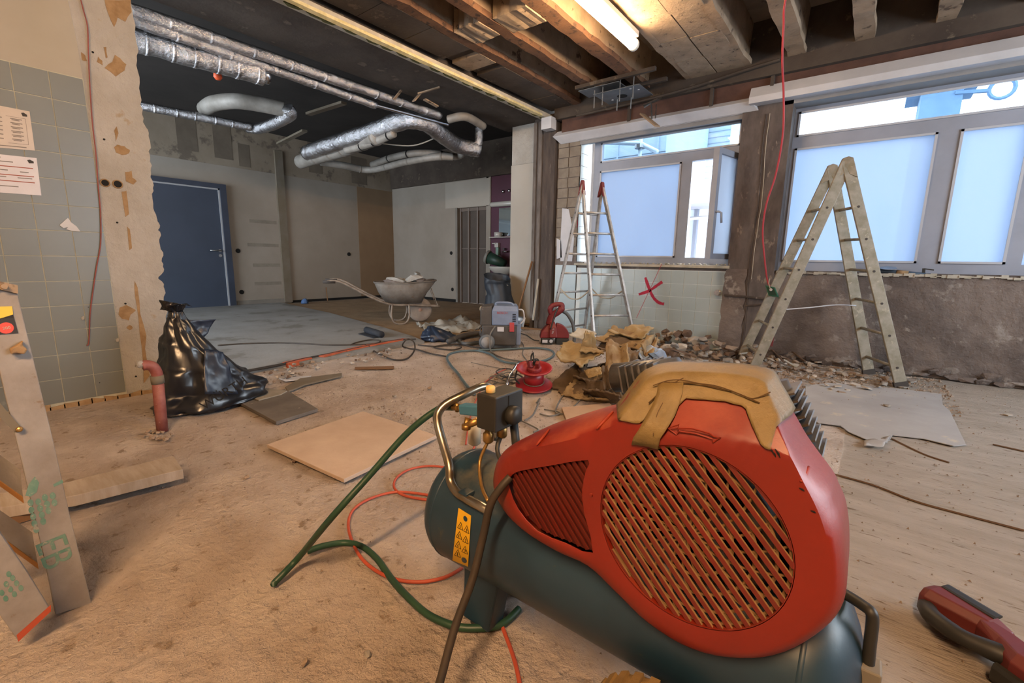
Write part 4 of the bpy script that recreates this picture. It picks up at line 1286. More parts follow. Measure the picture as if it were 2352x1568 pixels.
MB().lathe([(.010, -.045), (.017, -.04), (.018, 0), (.018, .02)], 14, Matrix.Translation(fb)).build('filter_bowl', mat('cloudy_bowl', '#b8ad98', rough=.25, spec=.6), cp, smooth=True)
# tank bracket, sticker
MB().box(-.735, -.705, .738, .768, .368, .388).build('handle_bracket', m_tank, cp, bevel=.003)


def on_tank(px, py, off=.0015):
    """point on the tank skin seen at a pixel (cylinder and left dome)"""
    d = ray(px, py)
    o = CAM
    a_ = d.y * d.y + d.z * d.z; b_ = 2 * (o.y - TY) * d.y + 2 * (o.z - TZ) * d.z; c_ = (o.y - TY) ** 2 + (o.z - TZ) ** 2 - TR * TR
    D = b_ * b_ - 4 * a_ * c_
    if D >= 0:
        p = o + d * ((-b_ - math.sqrt(D)) / (2 * a_))
        if p.x > x0 + .085:
            n = V((0, p.y - TY, p.z - TZ)).normalized()
            return p + n * off
    # dome as ellipsoid
    cx_ = x0 + .085; sx = .085 / TR
    o2 = V(((o.x - cx_) / sx, o.y - TY, o.z - TZ)); d2 = V((d.x / sx, d.y, d.z))
    a_ = d2.dot(d2); b_ = 2 * o2.dot(d2); c_ = o2.dot(o2) - TR * TR
    D = max(0, b_ * b_ - 4 * a_ * c_)
    p2 = o2 + d2 * ((-b_ - math.sqrt(D)) / (2 * a_))
    p = V((p2.x * sx + cx_, p2.y + TY, p2.z + TZ))
    n = V((p2.x / sx, p2.y, p2.z)).normalized()
    return p + n * off


# carrying handle
hp = [on_tank(1128, 1176, .004), on_tank(1108, 1164, .011), on_tank(1075, 1146, .012), on_tank(1055, 1132, .014), on_tank(1044, 1112, .02), OY(1032, 1070, .765), OY(1018, 1020, .785), OY(1006, 975, .80), OY(1006, 950, .815), OY(1024, 928, .84), OY(1062, 908, .88), OY(1100, 890, .93), OY(1118, 888, .96), OY(1128, 898, .985), OY(1133, 935, .985), OY(1140, 1010, .98)]
MB().tube(spline(hp, 6), .0118, 12).build('carry_handle', m_chrome, cp, smooth=True)
lbq = [(1054, 1166), (1083, 1184), (1076, 1300), (1040, 1285)]
nu, nv = 6, 14
lv = []
for j in range(nv + 1):
    for i in range(nu + 1):
        u, v = i / nu, j / nv
        xx = (lbq[0][0] * (1 - u) + lbq[1][0] * u) * (1 - v) + (lbq[3][0] * (1 - u) + lbq[2][0] * u) * v
        yy = (lbq[0][1] * (1 - u) + lbq[1][1] * u) * (1 - v) + (lbq[3][1] * (1 - u) + lbq[2][1] * u) * v
        lv.append(on_tank(xx, yy, .0016))
lab_ = MB().add(lv, [(j * (nu + 1) + i, j * (nu + 1) + i + 1, (j + 1) * (nu + 1) + i + 1, (j + 1) * (nu + 1) + i) for j in range(nv) for i in range(nu)]).build('warning_label', m_yel, cp, smooth=True)
lab_['label'] = 'yellow hazard label with warning triangles'


def lpt(u, v, off=.0024):
    xx = (lbq[0][0] * (1 - u) + lbq[1][0] * u) * (1 - v) + (lbq[3][0] * (1 - u) + lbq[2][0] * u) * v
    yy = (lbq[0][1] * (1 - u) + lbq[1][1] * u) * (1 - v) + (lbq[3][1] * (1 - u) + lbq[2][1] * u) * v
    return on_tank(xx, yy, off)


for k, (u, v) in enumerate(((.3, .3), (.75, .3), (.28, .48), (.74, .5), (.28, .66), (.74, .7), (.3, .82))):
    tri_ = [lpt(u, v - .07), lpt(u + .2, v + .06), lpt(u - .2, v + .06)]
    tb_ = MB().tube([tri_[0].lerp(tri_[1], t / 3) for t in range(3)] + [tri_[1].lerp(tri_[2], t / 3) for t in range(3)] + [tri_[2].lerp(tri_[0], t / 3) for t in range(3)], .0007, 4, closed=True)
    tb_.tube([lpt(u, v - .01), lpt(u + (.03 if k % 2 else -.03), v + .02), lpt(u, v + .045)], .0009, 4)
    tb_.build('warning_triangle', m_ink, lab_)
MB().add([lpt(.6 + .16 * math.cos(a) * 1.0, .12 + .05 * math.sin(a)) for a in [i * PI / 8 for i in range(16)]], [tuple(range(16))]).build('hanging_eye', m_tank, lab_)
MB().add([lpt(.74 + .18 * math.cos(a), .9 + .05 * math.sin(a)) for a in [i * PI / 8 for i in range(16)]], [tuple(range(16))]).build('round_mark', m_tank, lab_)
# push handle and lever at the right
MB().tube(spline([OY(1915, 1350, .90), OY(1948, 1368, .88), OY(1985, 1392, .86), OY(2000, 1405, .85), OY(2004, 1425, .85), OY(1998, 1480, .85), OY(1992, 1545, .85)], 6), .0088, 10).build('push_handle', m_blk, cp, smooth=True)
MB().tube([OY(1928, 1402, .87), OY(1968, 1515, .85)], .0038, 8).build('brake_rod', m_blk, cp)
pc = OY(1990, 1540, .85)
MB().box(pc.x - .018, pc.x + .018, .83, .87, pc.z - .012, pc.z + .016).build('handle_clamp', mat('clamp_grey', '#6d675c', rough=.5), cp, bevel=.003)
MB().bar(OY(1925, 1535, .87), OY(2000, 1560, .85), .02, .03).build('tank_lug', m_tank, cp)

# hoses and leads at the compressor
m_gh = mat('green_hose', '#26432f', '#1f3a2c', 12, .45)
m_orc = mat('orange_cord', '#ab4d36', '#98402c', 9, .55)
m_brn = mat('dirty_black_cable', '#3a2f25', '#2b241d', 14, .6)
sp1 = [OY(1040, 935, .86), OY(1010, 938, .86), OY(965, 968, .82), OY(920, 1010, .78), OY(850, 1090, .70), OY(760, 1190, .60), G(690, 1275, .06), G(650, 1318, .025), G(632, 1336, .012), G(629, 1341, .011)]
tag(MB().tube(spline(sp1, 8), .0098, 10).build('air_hose', m_gh, None, smooth=True), 'dark green air hose running from the compressor fitting down to the floor', 'hose')
g2 = cable('hose_end', 'cut dark green hose end curling on the floor beneath the compressor', 'hose', [(706, 1266, .02), (740, 1254, .02), (790, 1246), (830, 1254), (865, 1282), (900, 1330), (940, 1374), (985, 1412), (1040, 1436), (1090, 1442), (1150, 1434), (1192, 1398)], .0098, m_gh, n=10)
tag(MB().tube(spline([OY(1172, 1095, .70), OY(1150, 1120, .68), OY(1126, 1160, .665), OY(1110, 1230, .655), OY(1085, 1330, .62), OY(1045, 1440, .57), OY(1012, 1560, .52), OY(1000, 1600, .5), V((-.50, .40, .12)), V((-.42, .30, .012)), V((-.2, .2, .01)), V((.1, -.2, .01))], 8), .0085, 10).build('power_cable', m_brn, None, smooth=True), 'dirty brown-black rubber cable hanging from the red guard', 'cable')
cable('extension_lead', 'orange cord looping on the floor behind the blue tank', 'cord', [(1062, 1304), (1020, 1326), (960, 1336), (895, 1326), (840, 1292), (812, 1250), (800, 1205), (812, 1170), (850, 1145), (905, 1130), (960, 1133), (1010, 1142), (1060, 1150), (1085, 1165)], .0055, m_orc)
cable('extension_lead', 'second orange cord loop closer to the square board', 'cord', [(1100, 1075), (1040, 1074), (985, 1070), (940, 1078), (912, 1096), (905, 1118), (925, 1136), (970, 1146), (1020, 1150), (1070, 1152), (1100, 1150)], .0055, m_orc)
cable('extension_lead', 'orange cord strand rising behind the filter bowl', 'cord', [(1060, 1180), (1010, 1170), (990, 1150), (1000, 1135), (1040, 1120), (1060, 1098), (1070, 1060), (1085, 1035), (1092, 1020)], .0055, m_orc)
cable('extension_lead', 'orange cord strand running out under the tank foot', 'cord', [(1135, 1400), (1146, 1420), (1160, 1455), (1180, 1510), (1192, 1560), (1198, 1600)], .0055, m_orc)
# ------------------------------------------------------------------ stepladders
m_rub = mat('ladder_rubber', '#3b3531', rough=.8)


def ladder(name, label, A, B, A1, B1, A2, B2, m, nr, wid=.062, thk=.024, capm=None, rr=.013, dirt=None, skip=()):
    """double ladder: apex points A,B; feet A1,B1 of one half and A2,B2 of the other"""
    A, B, A1, B1, A2, B2 = map(V, (A, B, A1, B1, A2, B2))
    t = thing(name, label, 'ladder', (A1 + B1 + A2 + B2) / 4 * 1.0)
    t.location.z = 0
    for p in list(t.children): pass
    wdir = (B - A).normalized()
    for fa, fb in ((A1, B1), (A2, B2)):
        for ap, ft in ((A, fa), (B, fb)):
            MB().bar(ft, ap, thk, wid, up=wdir.cross(ap - ft)).build('rail', m, t, bevel=.004)
            MB().bar(ft, ft.lerp(ap, .025), thk * 1.25, wid * 1.12, up=wdir.cross(ap - ft)).build('rubber_foot', m_rub if not dirt else dirt, t)
        for k in range(nr):
            u = (k + .62) / nr
            if u > .93: continue
            p, q_ = fa.lerp(A, u), fb.lerp(B, u)
            MB().tube([p, q_], rr, 10).build('rung', m, t, smooth=True)
            for e, s_ in ((p, -1), (q_, 1)):
                MB().tube([e, e + wdir * s_ * (thk * .5 + .002)], rr * .8, 8).build('rung_end', m_rub, t)
    for ap in (A, B):
        d1 = (A1 - A).normalized(); d2 = (A2 - A).normalized()
        h1 = V((d1.x, d1.y, 0)).normalized(); k_ = wid * .5
        pr = [ap + d1 * .13 + h1 * k_, ap + d1 * .03 + h1 * k_ * 1.05, ap + h1 * k_ * .8 + V((0, 0, .03)), ap + V((0, 0, .042)), ap - h1 * k_ * .8 + V((0, 0, .03)), ap + d2 * .03 - h1 * k_ * 1.05, ap + d2 * .13 - h1 * k_, ap + d2 * .10 + h1 * k_ * .2, ap + V((0, 0, -.06)), ap + d1 * .10 - h1 * k_ * .2]
        MB().prism([p - wdir * thk * .62 for p in pr], wdir * thk * 1.24).build('hinge_cap', capm or m, t, bevel=.004)
    return t


m_lad2 = mat('dusty_aluminium', '#8d8679', '#77705f', 14, 0.6, metal=.25, c3='#9b917f', s3=20, t3=.6)
L2 = ladder('stepladder', 'dusty grey double stepladder standing in front of the wide window', OY(1946, 372, 4.62), OY(1911, 388, 4.97), G(2070, 889), G(1996, 859), G(1729, 851), G(1700, 826), m_lad2, 7, wid=.082, thk=.028, rr=.012)
A1, B1, A2, B2 = G(2070, 889), G(1996, 859), G(1729, 851), G(1700, 826)
ap = OY(1911, 388, 4.97)
st = MB().tube(spline([A2.lerp(OY(1946, 372, 4.62), .32), OY(1860, 706, 4.62), OY(1920, 700, 4.75), B1.lerp(ap, .34)], 6), .005, 6).build('spread_strap', m_ledge, L2)
m_red2 = mat('worn_red', '#62292b', rough=.6)
MB().bar(OY(1772, 795, 4.72), OY(1776, 770, 4.74), .02, .01).build('red_tag', m_red2, L2)
A1, B1 = G(1366, 803), G(1461, 800)
Aa, Bb = OY(1338, 422, 4.6), OY(1383, 426, 4.8)
A2, B2 = G(1258, 782), G(1341, 768)
L1 = ladder('stepladder', 'aluminium double stepladder with red hinge caps by the tiled panel', Aa, Bb, A1, B1, A2, B2, m_alu, 8, wid=.05, thk=.024, capm=m_red2, rr=.0125)
for a, b in ((A1.lerp(Aa, .36), A2.lerp(Aa, .36)), (B1.lerp(Bb, .36), B2.lerp(Bb, .36))):
    md_ = (a + b) / 2 - V((0, 0, .12))
    MB().tube(spline([a, a.lerp(md_, .6) - V((0, 0, .03)), md_, b.lerp(md_, .6) - V((0, 0, .03)), b], 5), .008, 6).build('spread_strap', m_strip, L1, smooth=True)

# near wooden trestle ladder at the left
m_wood = mat('plastered_wood', '#8a847f', '#787069', 9, .9, bump=.3, bscale=30, c3='#6f5d4c', s3=18, t3=.66)
m_woodo = mat('orange_wood', '#a8743c', '#8e5f30', 10, .85)
m_green = mat('green_paint', '#4c7263', '#6a8375', 30, .8, c3='#8f8a7c', s3=60, t3=.58)
XL = -1.6
tl = thing('trestle_ladder', 'plaster-caked wooden trestle ladder at the near left with green stencils', 'ladder', (-1.62, .1, 0))


def rail_from(pxs, X, th, name, m):
    return MB().prism([OX(x, y, X) for x, y in pxs], (-th, 0, 0)).build(name, m, tl, bevel=.002)


railA = rail_from([(0, 648), (38, 656), (44, 690), (122, 1010), (160, 1180), (211, 1386), (128, 1412), (104, 1290), (50, 1060), (10, 900), (-30, 720)], XL, .022, 'rail', m_wood)
MB().prism([OX(x, y, XL + .001) for x, y in ((-30, 650), (0, 646), (40, 655), (41, 674), (0, 664), (-30, 668))], (.006, 0, 0)).build('hinge_strap', m_joist, tl)
MB().lathe([(.006, 0), (.006, .012)], 8, Matrix.Translation(OX(9, 657, XL + .005)) @ Matrix.Rotation(PI / 2, 4, 'Y')).build('bolt', m_joist, tl)
XB = -1.5
railB = rail_from([(-400, 610), (2, 1226), (60, 1310), (117, 1402), (42, 1472), (-60, 1330), (-480, 745)], XB, .022, 'rail', m_wood)
railC = rail_from([(-85, 640), (-40, 640), (-32, 1290), (-75, 1290)], XL - .12, .022, 'rail', m_wood)
MB().prism([OX(x, y, XB + .001) for x, y in ((42, 1473), (117, 1403), (117, 1388), (38, 1458))], (.001, 0, 0)).build('red_edge', mat('orange_red_paint', '#a2452a', rough=.7), tl)
for a, b, c_, d_ in (((-60, 1000), (-60, 1060), (52, 1140), (46, 1078)), ((-60, 1130), (-60, 1185), (86, 1292), (74, 1222))):
    pts_ = [OX(a[0], a[1], XL - .13), OX(b[0], b[1], XL - .13), OX(c_[0], c_[1], XL - .022), OX(d_[0], d_[1], XL - .022)]
    MB().prism(pts_, (0, 0, -.012)).build('rung', m_wood, tl, bevel=.002)
    MB().prism([pts_[1], pts_[2], pts_[2] + V((-.001, 0, -.016)), pts_[1] + V((-.001, 0, -.016))], (.004, 0, -.002)).build('rung_edge', m_woodo, tl)
MB().prism([OX(x, y, XL + .002) for x, y in ((-60, 870), (0, 925), (46, 978), (44, 992), (30, 988), (-60, 900))], (.003, 0, 0)).build('metal_stay', m_grey_strip, tl)
MB().lathe([(.007, 0), (.006, .007), (.003, .009)], 10, Matrix.Translation(OX(44, 985, XL + .003)) @ Matrix.Rotation(PI / 2, 4, 'Y')).build('stay_bolt', m_brass, tl)
MB().prism([OX(x, y, XL + .001) for x, y in ((-6, 704), (28, 703), (31, 730), (-6, 732))], (.0006, 0, 0)).build('sticker', mat('sticker_yellow', '#c6a73a', rough=.5), tl)
MB().prism([OX(x, y, XL + .001) for x, y in ((-6, 733), (30, 722), (42, 765), (-6, 768))], (.0006, 0, 0)).build('sticker', mat('sticker_black', '#2b2622', rough=.5), tl)
MB().prism([OX(14 + 18 * math.cos(i * PI / 8), 753 + 13 * math.sin(i * PI / 8), XL + .0018) for i in range(16)], (.0004, 0, 0)).build('sticker_disc', mat('sticker_red', '#c4463a', rough=.5), tl)
text('sticker_lettering', '200', .009, frame_xf(OX(15, 753, XL + .0026), (0, 1, .1), y=(0, -.1, 1)), m_strip, tl)
for x, y in ((70, 1154), (72, 1171), (76, 1186), (79, 1202), (83, 1216), (88, 1152), (92, 1167), (96, 1182), (99, 1197), (103, 1142), (108, 1157), (111, 1172), (121, 1138), (125, 1154)):
    MB().prism([OX(x + 7 * math.cos(i * PI / 5), y + 8 * math.sin(i * PI / 5), XL + .0003) for i in range(10)], (.0005, 0, 0)).build('stencil_dot', m_green, tl)
for x, y in ((20, 1318), (29, 1327), (38, 1339), (48, 1350), (14, 1341), (24, 1353), (33, 1364), (4, 1361), (13, 1374)):
    MB().prism([OX(x + 6 * math.cos(i * PI / 5), y + 7 * math.sin(i * PI / 5), XB + .0003) for i in range(10)], (.0005, 0, 0)).build('stencil_dot', m_green, tl)
up_ = (OX(170, 1300, XL) - OX(100, 1320, XL)).normalized()
dn_ = (OX(150, 1330, XL) - OX(110, 1220, XL)).normalized()
text('stencil_letters', 'EB', .082, frame_xf(OX(122, 1268, XL + .0008), dn_, y=up_), m_green, tl)
MB().prism([OX(x, y, XL + .0003) for x, y in ((58, 1138), (66, 1112), (80, 1094), (90, 1108), (84, 1130), (70, 1140))], (.0004, 0, 0)).prism([OX(x, y, XL + .0003) for x, y in ((122, 1112), (143, 1101), (145, 1108), (124, 1118))], (.0004, 0, 0)).build('green_smear', m_green, tl)
MB().add(*(lambda b: (b.v, b.f))(MB().prism([OX(x, y, XL + .001) for x, y in ((20, 800), (38, 790), (52, 780), (50, 792), (62, 800), (54, 812), (36, 808), (24, 812))], (.018, 0, 0)))).build('plaster_lump', m_chip, tl, bevel=.004)

# ------------------------------------------------------------------ boards on the floor
m_ply = mat('dusty_board', '#b5a190', '#a69180', 3, .9, bump=.25, bscale=50)
m_edge = mat('board_edge', '#6e4f33', rough=.9)


def slab(name, label, cat, pxs, z, th, m, edge=None, group=None, bevel=.002):
    top_ = [G(x, y, z + th) for x, y in pxs]
    o = MB().prism([p - V((0, 0, th)) for p in top_], (0, 0, th)).build(name, m, None, bevel=bevel)
    return tag(o, label, cat, group)


slab('square_board', 'square dusty board lying flat on the floor left of the compressor', 'board', [(613, 1020), (834, 944), (1003, 999), (790, 1100)], .012, .018, m_ply)
slab('backing_board', 'thin second board just under the square dusty board', 'board', [(640, 1036), (834, 950), (985, 1006), (790, 1104)], .0, .009, m_edge)
slab('plank', 'thick grey plank lying on the floor behind the trestle ladder', 'plank', [(-40, 1140), (150, 1108), (398, 1046), (420, 1077), (170, 1138), (-40, 1172)], .03, .042, mat('grey_plank', '#a89b8e', '#978878', 6, .9, stretch=(1, 6, 1), bump=.3))
for x, y in ((40, 1190), (330, 1110)):
    p = G(x, y)
    tag(MB().box(p.x - .05, p.x + .05, p.y - .03, p.y + .03, 0, .03).build('packing_block', m_edge, None), 'small wooden block under the ' + ('far right' if x > 100 else 'ladder') + ' end of the grey plank', 'block')
m_dslab = mat('dark_grey_slab', '#67615c', '#56514d', 6, .85, c3='#857c73', s3=14, t3=.64)
slab('grey_slab', 'dark grey square slab lying by the black rubbish bag', 'slab', [(537, 916), (655, 893), (730, 938), (634, 968)], .003, .02, m_dslab)
slab('thin_offcut', 'pale grey thin offcut lying across the dark slab', 'offcut', [(556, 905), (592, 888), (660, 897), (645, 905), (594, 918)], .024, .008, mat('pale_offcut', '#8f887d', '#7d766b', 10, .9))
slab('bent_batten', 'bent grey batten lying beyond the dark slab', 'batten', [(655, 888), (690, 868), (785, 856), (785, 862), (700, 882), (662, 898)], .006, .012, m_grey_strip)
slab('white_strip_offcut', 'small white strip offcut beside the bent batten', 'offcut', [(640, 868), (715, 862), (705, 870), (655, 874)], .006, .008, m_ledge)
slab('dark_stick', 'thin dark stick lying alone on the dusty floor', 'stick', [(815, 842), (905, 840), (905, 845), (815, 846)], .0, .012, m_edge)
slab('wood_offcut', 'pale wooden board half hidden behind the red guard', 'board', [(1290, 935), (1400, 925), (1425, 950), (1300, 962)], .0, .02, mat('pale_wood', '#ab8f78', '#9b8068', 4, .9))
m_pap = mat('grey_membrane', '#9a9795', '#8a8684', 2, .9, c3='#a79b8d', s3=6, t3=.6, coord='World')
tb_ = [G(x, y, .004) for x, y in [(1850, 886), (1905, 880), (2060, 893), (2162, 905), (2165, 930), (2182, 945), (2202, 988), (2219, 1022), (2190, 1025), (2120, 1008), (2050, 1000), (2042, 1012), (2010, 1018), (1985, 1008), (1948, 992), (1930, 978), (1880, 972), (1850, 960)]]
pm = MB().prism(tb_, (0, 0, .004)).build('torn_membrane', m_pap, None)
tag(pm, 'torn grey membrane sheet lying on the grooved floor by the stepladder', 'sheet')
cl_ = MB().add(*(lambda b: (b.v, b.f))(sheet_mb(G(1985, 1008, .012), G(2045, 1002, .012), G(2030, 1024, .02), G(1985, 1020, .02), 6, 4, .012, 14, 3)))
cl_.build('curled_edge', m_pap, pm, smooth=True, solid=.002)

# red pipe stub with elbow
m_pipe = mat('red_brown_pipe', '#70352f', '#86524a', 14, .6, c3='#a88a7a', s3=20, t3=.62)
ps = thing('waste_pipe', 'red-brown pipe stub with a bent top rising from the floor', 'pipe', G(373, 990))
b0 = G(373, 990); tp_ = OX(362, 872, b0.x)
top_ = OX(356, 850, b0.x); el = OX(340, 834, b0.x); en = OX(326, 836, b0.x)
MB().tube([b0, b0.lerp(tp_, .5), tp_], .027, 16).build('pipe', m_pipe, ps, smooth=True)
MB().tube(spline([tp_, OX(360, 856, b0.x), OX(351, 842, b0.x), OX(336, 838, b0.x), OX(326, 840, b0.x)], 5), .0265, 16).build('elbow', m_pipe, ps, smooth=True)
MB().tube([OX(363, 880, b0.x), OX(360, 862, b0.x)], .0305, 16).build('coupling', m_grey_strip, ps, smooth=True)
MB().add([], []).tube([en + V((0, .006, -.002)), en + V((.004, -.012, .004)), en + V((0, -.02, -.012))], [.02, .022, .012], 8).build('rag_plug', m_plaster, ps, smooth=True)

# ------------------------------------------------------------------ bags
m_bag = mat('black_bag', '#15161a', '#1c1f26', 3, .28, spec=.6)
m_bagb = mat('navy_bag', '#1b2433', '#222d40', 3, .38, spec=.5)


def fold_rings(rs, n=56, seed=1, amp=.1, fr=9):
    """rs: (center Vector, rx dir/len Vector, ry Vector)"""
    out = []
    for k, (c, a, b) in enumerate(rs):
        ring = []
        for j in range(n):
            t = 2 * PI * j / n
            f = 1 + amp * (abs(math.sin(fr * .5 * t + seed + .6 * math.sin(k * .35 + t))) - .5) + amp * .9 * nz3((math.cos(t) * 1.4, math.sin(t) * 1.4, k * .3), 1.7, seed) \
                + amp * .5 * nz3((math.cos(t) * 3, math.sin(t) * 3, k * .45), 1.9, seed + 3)
            ring.append(c + a * (math.cos(t) * f) + b * (math.sin(t) * f))
        out.append(ring)
    return out


def interp_rings(keys, n):
    out = []
    for i in range(n + 1):
        t = i / n * (len(keys) - 1); k = min(int(t), len(keys) - 2); u = t - k; u = u * u * (3 - 2 * u)
        out.append(tuple(keys[k][j].lerp(keys[k + 1][j], u) for j in range(3)))
    return out


XBG = -3.28
bgt = thing('rubbish_bag', 'big black rubbish bag tied at the top beside the broken wall', 'bag', (XBG, 1.05, 0))


def bp_(px, py, X=XBG): return OX(px, py, X)


keys = [(V((XBG, 1.03, .0)), V((.20, 0, 0)), V((0, .27, 0))),
        (V((XBG, 1.05, .03)), V((.235, 0, 0)), V((0, .315, .015))),
        (V((XBG, 1.05, .12)), V((.23, 0, 0)), V((0, .29, .0))),
        (V((XBG, 1.01, .24)), V((.19, 0, 0)), V((0, .23, -.04))),
        (V((XBG, .965, .38)), V((.14, 0, 0)), V((0, .15, -.05))),
        (V((XBG, .925, .50)), V((.085, 0, 0)), V((0, .085, -.03))),
        (V((XBG, .905, .57)), V((.05, 0, 0)), V((0, .05, -.01))),
        (V((XBG, .90, .615)), V((.035, 0, 0)), V((0, .035, 0)))]
ir = interp_rings(keys, 34)
MB().rings(fold_rings(ir, 84, 2, .13, 6)).build('bag_body', m_bag, bgt, smooth=True)
nk = [(V((XBG, .90, .615)), V((.03, 0, 0)), V((0, .03, 0))), (V((XBG, .895, .645)), V((.055, 0, .01)), V((0, .05, .01))), (V((XBG + .01, .90, .665)), V((.075, 0, .0)), V((0, .065, -.02)))]
MB().rings(fold_rings(interp_rings(nk, 8), 40, 5, .35, 9), cap=False).build('bag_top', m_bag, bgt, smooth=True, solid=.002)
MB().add(*(lambda b: (b.v, b.f))(sheet_mb(bp_(420, 735), bp_(497, 733), bp_(480, 760), bp_(452, 790), 10, 8, .03, 9, 4))).build('bag_wing', m_bagb, bgt, smooth=True, solid=.002)
MB().add(*(lambda b: (b.v, b.f))(sheet_mb(OX(470, 800, XBG + .2), OX(515, 808, XBG + .2), OX(548, 905, XBG + .26), OX(470, 905, XBG + .26), 12, 12, .02, 12, 9))).build('bag_panel', m_bagb, bgt, smooth=True, solid=.002)
pA = OX(492, 918, XBG + .33); pB = OX(540, 888, XBG + .33)
dx_ = (pB - pA).normalized()
text('bag_print', 'W\u00dcRTH', .075, frame_xf((pA + pB) / 2, dx_, y=(-.45, -.25, 1)), m_black, bgt)

# second bag, open, against the pier
b2 = thing('rubbish_bag', 'dark open rubbish bag with debris showing, standing by the white pier', 'bag', (-4.1, 5.12, 0))
cb_ = V((-4.16, 5.06, 0))
rd = V((.65, .76, 0))
fd_ = V((.76, -.65, 0))
k2 = [(cb_ + rd * .02, fd_ * .2, rd * .17), (cb_ + rd * .02 + V((0, 0, .12)), fd_ * .24, rd * .22), (cb_ + V((0, 0, .30)), fd_ * .22, rd * .21), (cb_ - rd * .02 + V((0, 0, .46)), fd_ * .18, rd * .17), (cb_ - rd * .05 + V((0, 0, .62)), fd_ * .15, rd * .18), (cb_ - rd * .05 + V((0, 0, .72)), fd_ * .16 + V((0, 0, -.05)), rd * .19 + V((0, 0, -.01)))]
MB().rings(fold_rings(interp_rings(k2, 18), 48, 8, .10, 5), cap=False).build('bag_body', mat('dull_dark_bag', '#1b2027', '#232932', 3, .55), b2, smooth=True, solid=.003)
for i in range(5):
    o = link('debris_scrap', chunk_mesh('debris_scrap', m_plaster, .09, .05, .025, 60 + i), b2)
    o.matrix_basis = Matrix.Translation(cb_ + rd * (-.12 + .05 * i) + fd_ * .05 + V((0, 0, .58 + .01 * (i % 3)))) @ Matrix.Rotation(i * .7, 4, 'Z') @ Matrix.Rotation(.4 * (i % 2), 4, 'X')
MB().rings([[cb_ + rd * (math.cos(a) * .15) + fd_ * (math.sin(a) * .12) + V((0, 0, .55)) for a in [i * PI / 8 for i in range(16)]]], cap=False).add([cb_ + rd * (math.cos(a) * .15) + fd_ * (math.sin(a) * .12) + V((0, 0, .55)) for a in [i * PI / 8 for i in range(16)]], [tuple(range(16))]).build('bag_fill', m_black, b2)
# small crumpled bag
c3_ = G(1005, 780)
b3 = MB().rings(fold_rings(interp_rings([(c3_ + V((0, 0, .0)), V((.13, .1, 0)), V((-.09, .12, 0))), (c3_ + V((0, 0, .05)), V((.15, .12, 0)), V((-.1, .13, 0))), (c3_ + V((-.03, -.03, .12)), V((.08, .06, 0)), V((-.05, .07, 0))), (c3_ + V((-.06, -.05, .165)), V((.02, .02, 0)), V((-.02, .02, 0)))], 12), 40, 12, .3, 8)).build('crumpled_bag', m_bagb, None, smooth=True)
tag(b3, 'small crumpled dark blue bag on the floor left of the dust extractor', 'bag')

# rolled mat
rm = thing('rolled_mat', 'rolled black mat lying on the grey screed', 'mat', G(856, 768, .025))
ra_, rb_ = G(842, 757, .065), G(876, 768, .065)
MB().tube([ra_, rb_], .04, 16).build('roll', mat('black_mat', '#24262c', '#1d1f24', 9, .8), rm, smooth=True)
MB().prism([G(823, 767, .027), G(846, 762, .027), G(878, 772, .027), G(858, 777, .027)], (0, 0, .006)).build('flap', mat('black_mat2', '#24262c', rough=.8), rm)

# ------------------------------------------------------------------ wheelbarrow
m_tray = mat('rusty_tray', '#7a736c', '#625950', 7, .75, metal=.3, c3='#6d5b4c', s3=12, t3=.6)
m_fr = mat('barrow_frame', '#8a7d70', '#6a5c50', 12, .7, metal=.3)
wb = thing('wheelbarrow', 'dented grey wheelbarrow heaped with rubble in the side bay', 'wheelbarrow', G(930, 742))
WO = G(965, 738); ex = (G(965, 738) - G(893, 747)); ex.z = 0; ex.normalize()
ex = V((.55, .83, 0)).normalized()
ey = V((-ex.y, ex.x, 0))
MWB = Matrix(((ex.x, ey.x, 0, WO.x), (ex.y, ey.y, 0, WO.y), (0, 0, 1, .0), (0, 0, 0, 1)))


def wbp(x, y, z): return MWB @ V((x, y, z))


tray = []
for z, xa, xb, ya in ((.30, -.50, .02, .16), (.45, -.60, .10, .22), (.60, -.66, .24, .28)):
    ring = []
    for i in range(24):
        a = 2 * PI * i / 24
        cx_, sx_ = math.cos(a), math.sin(a)
        f = (abs(cx_) ** 4 + abs(sx_) ** 4) ** -.25
        ring.append(wbp((xa + xb) / 2 + (xb - xa) / 2 * cx_ * f, ya * sx_ * f, z + (.04 * max(0, cx_) if z > .5 else 0)))
    tray.append(ring)
tr_ = MB().rings(tray, cap=False)
tr_.add(tray[0], [tuple(range(24))])
tr_.build('tray', m_tray, wb, smooth=True, solid=.006)
MB().tube(tray[2], .012, 6, closed=True).build('tray_rim', m_tray, wb, smooth=True)
for s in (-1, 1):
    MB().tube(spline([wbp(-1.32, .27 * s, .62), wbp(-1.12, .27 * s, .62), wbp(-.75, .24 * s, .42), wbp(-.45, .20 * s, .29), wbp(-.1, .14 * s, .27), wbp(.30, .09 * s, .24)], 5), .017, 8).build('handle_bar', m_fr, wb, smooth=True)
    MB().tube([wbp(-1.34, .27 * s, .62), wbp(-1.18, .27 * s, .62)], .022, 8).build('grip', m_rub, wb, smooth=True)
    MB().tube(spline([wbp(-.42, .20 * s, .29), wbp(-.44, .22 * s, .12), wbp(-.38, .22 * s, .012), wbp(-.24, .22 * s, .012), wbp(-.18, .2 * s, .12), wbp(-.18, .17 * s, .28)], 4), .014, 8).build('leg', m_fr, wb, smooth=True)
    MB().bar(wbp(.16, .10 * s, .52), wbp(.26, .09 * s, .25), .03, .008).build('tray_stay', m_fr, wb)
MWH = Matrix.Translation(wbp(0, 0, .185)) @ Matrix(((ex.x, 0, ey.x, 0), (ex.y, 0, ey.y, 0), (0, 1, 0, 0), (0, 0, 0, 1)))
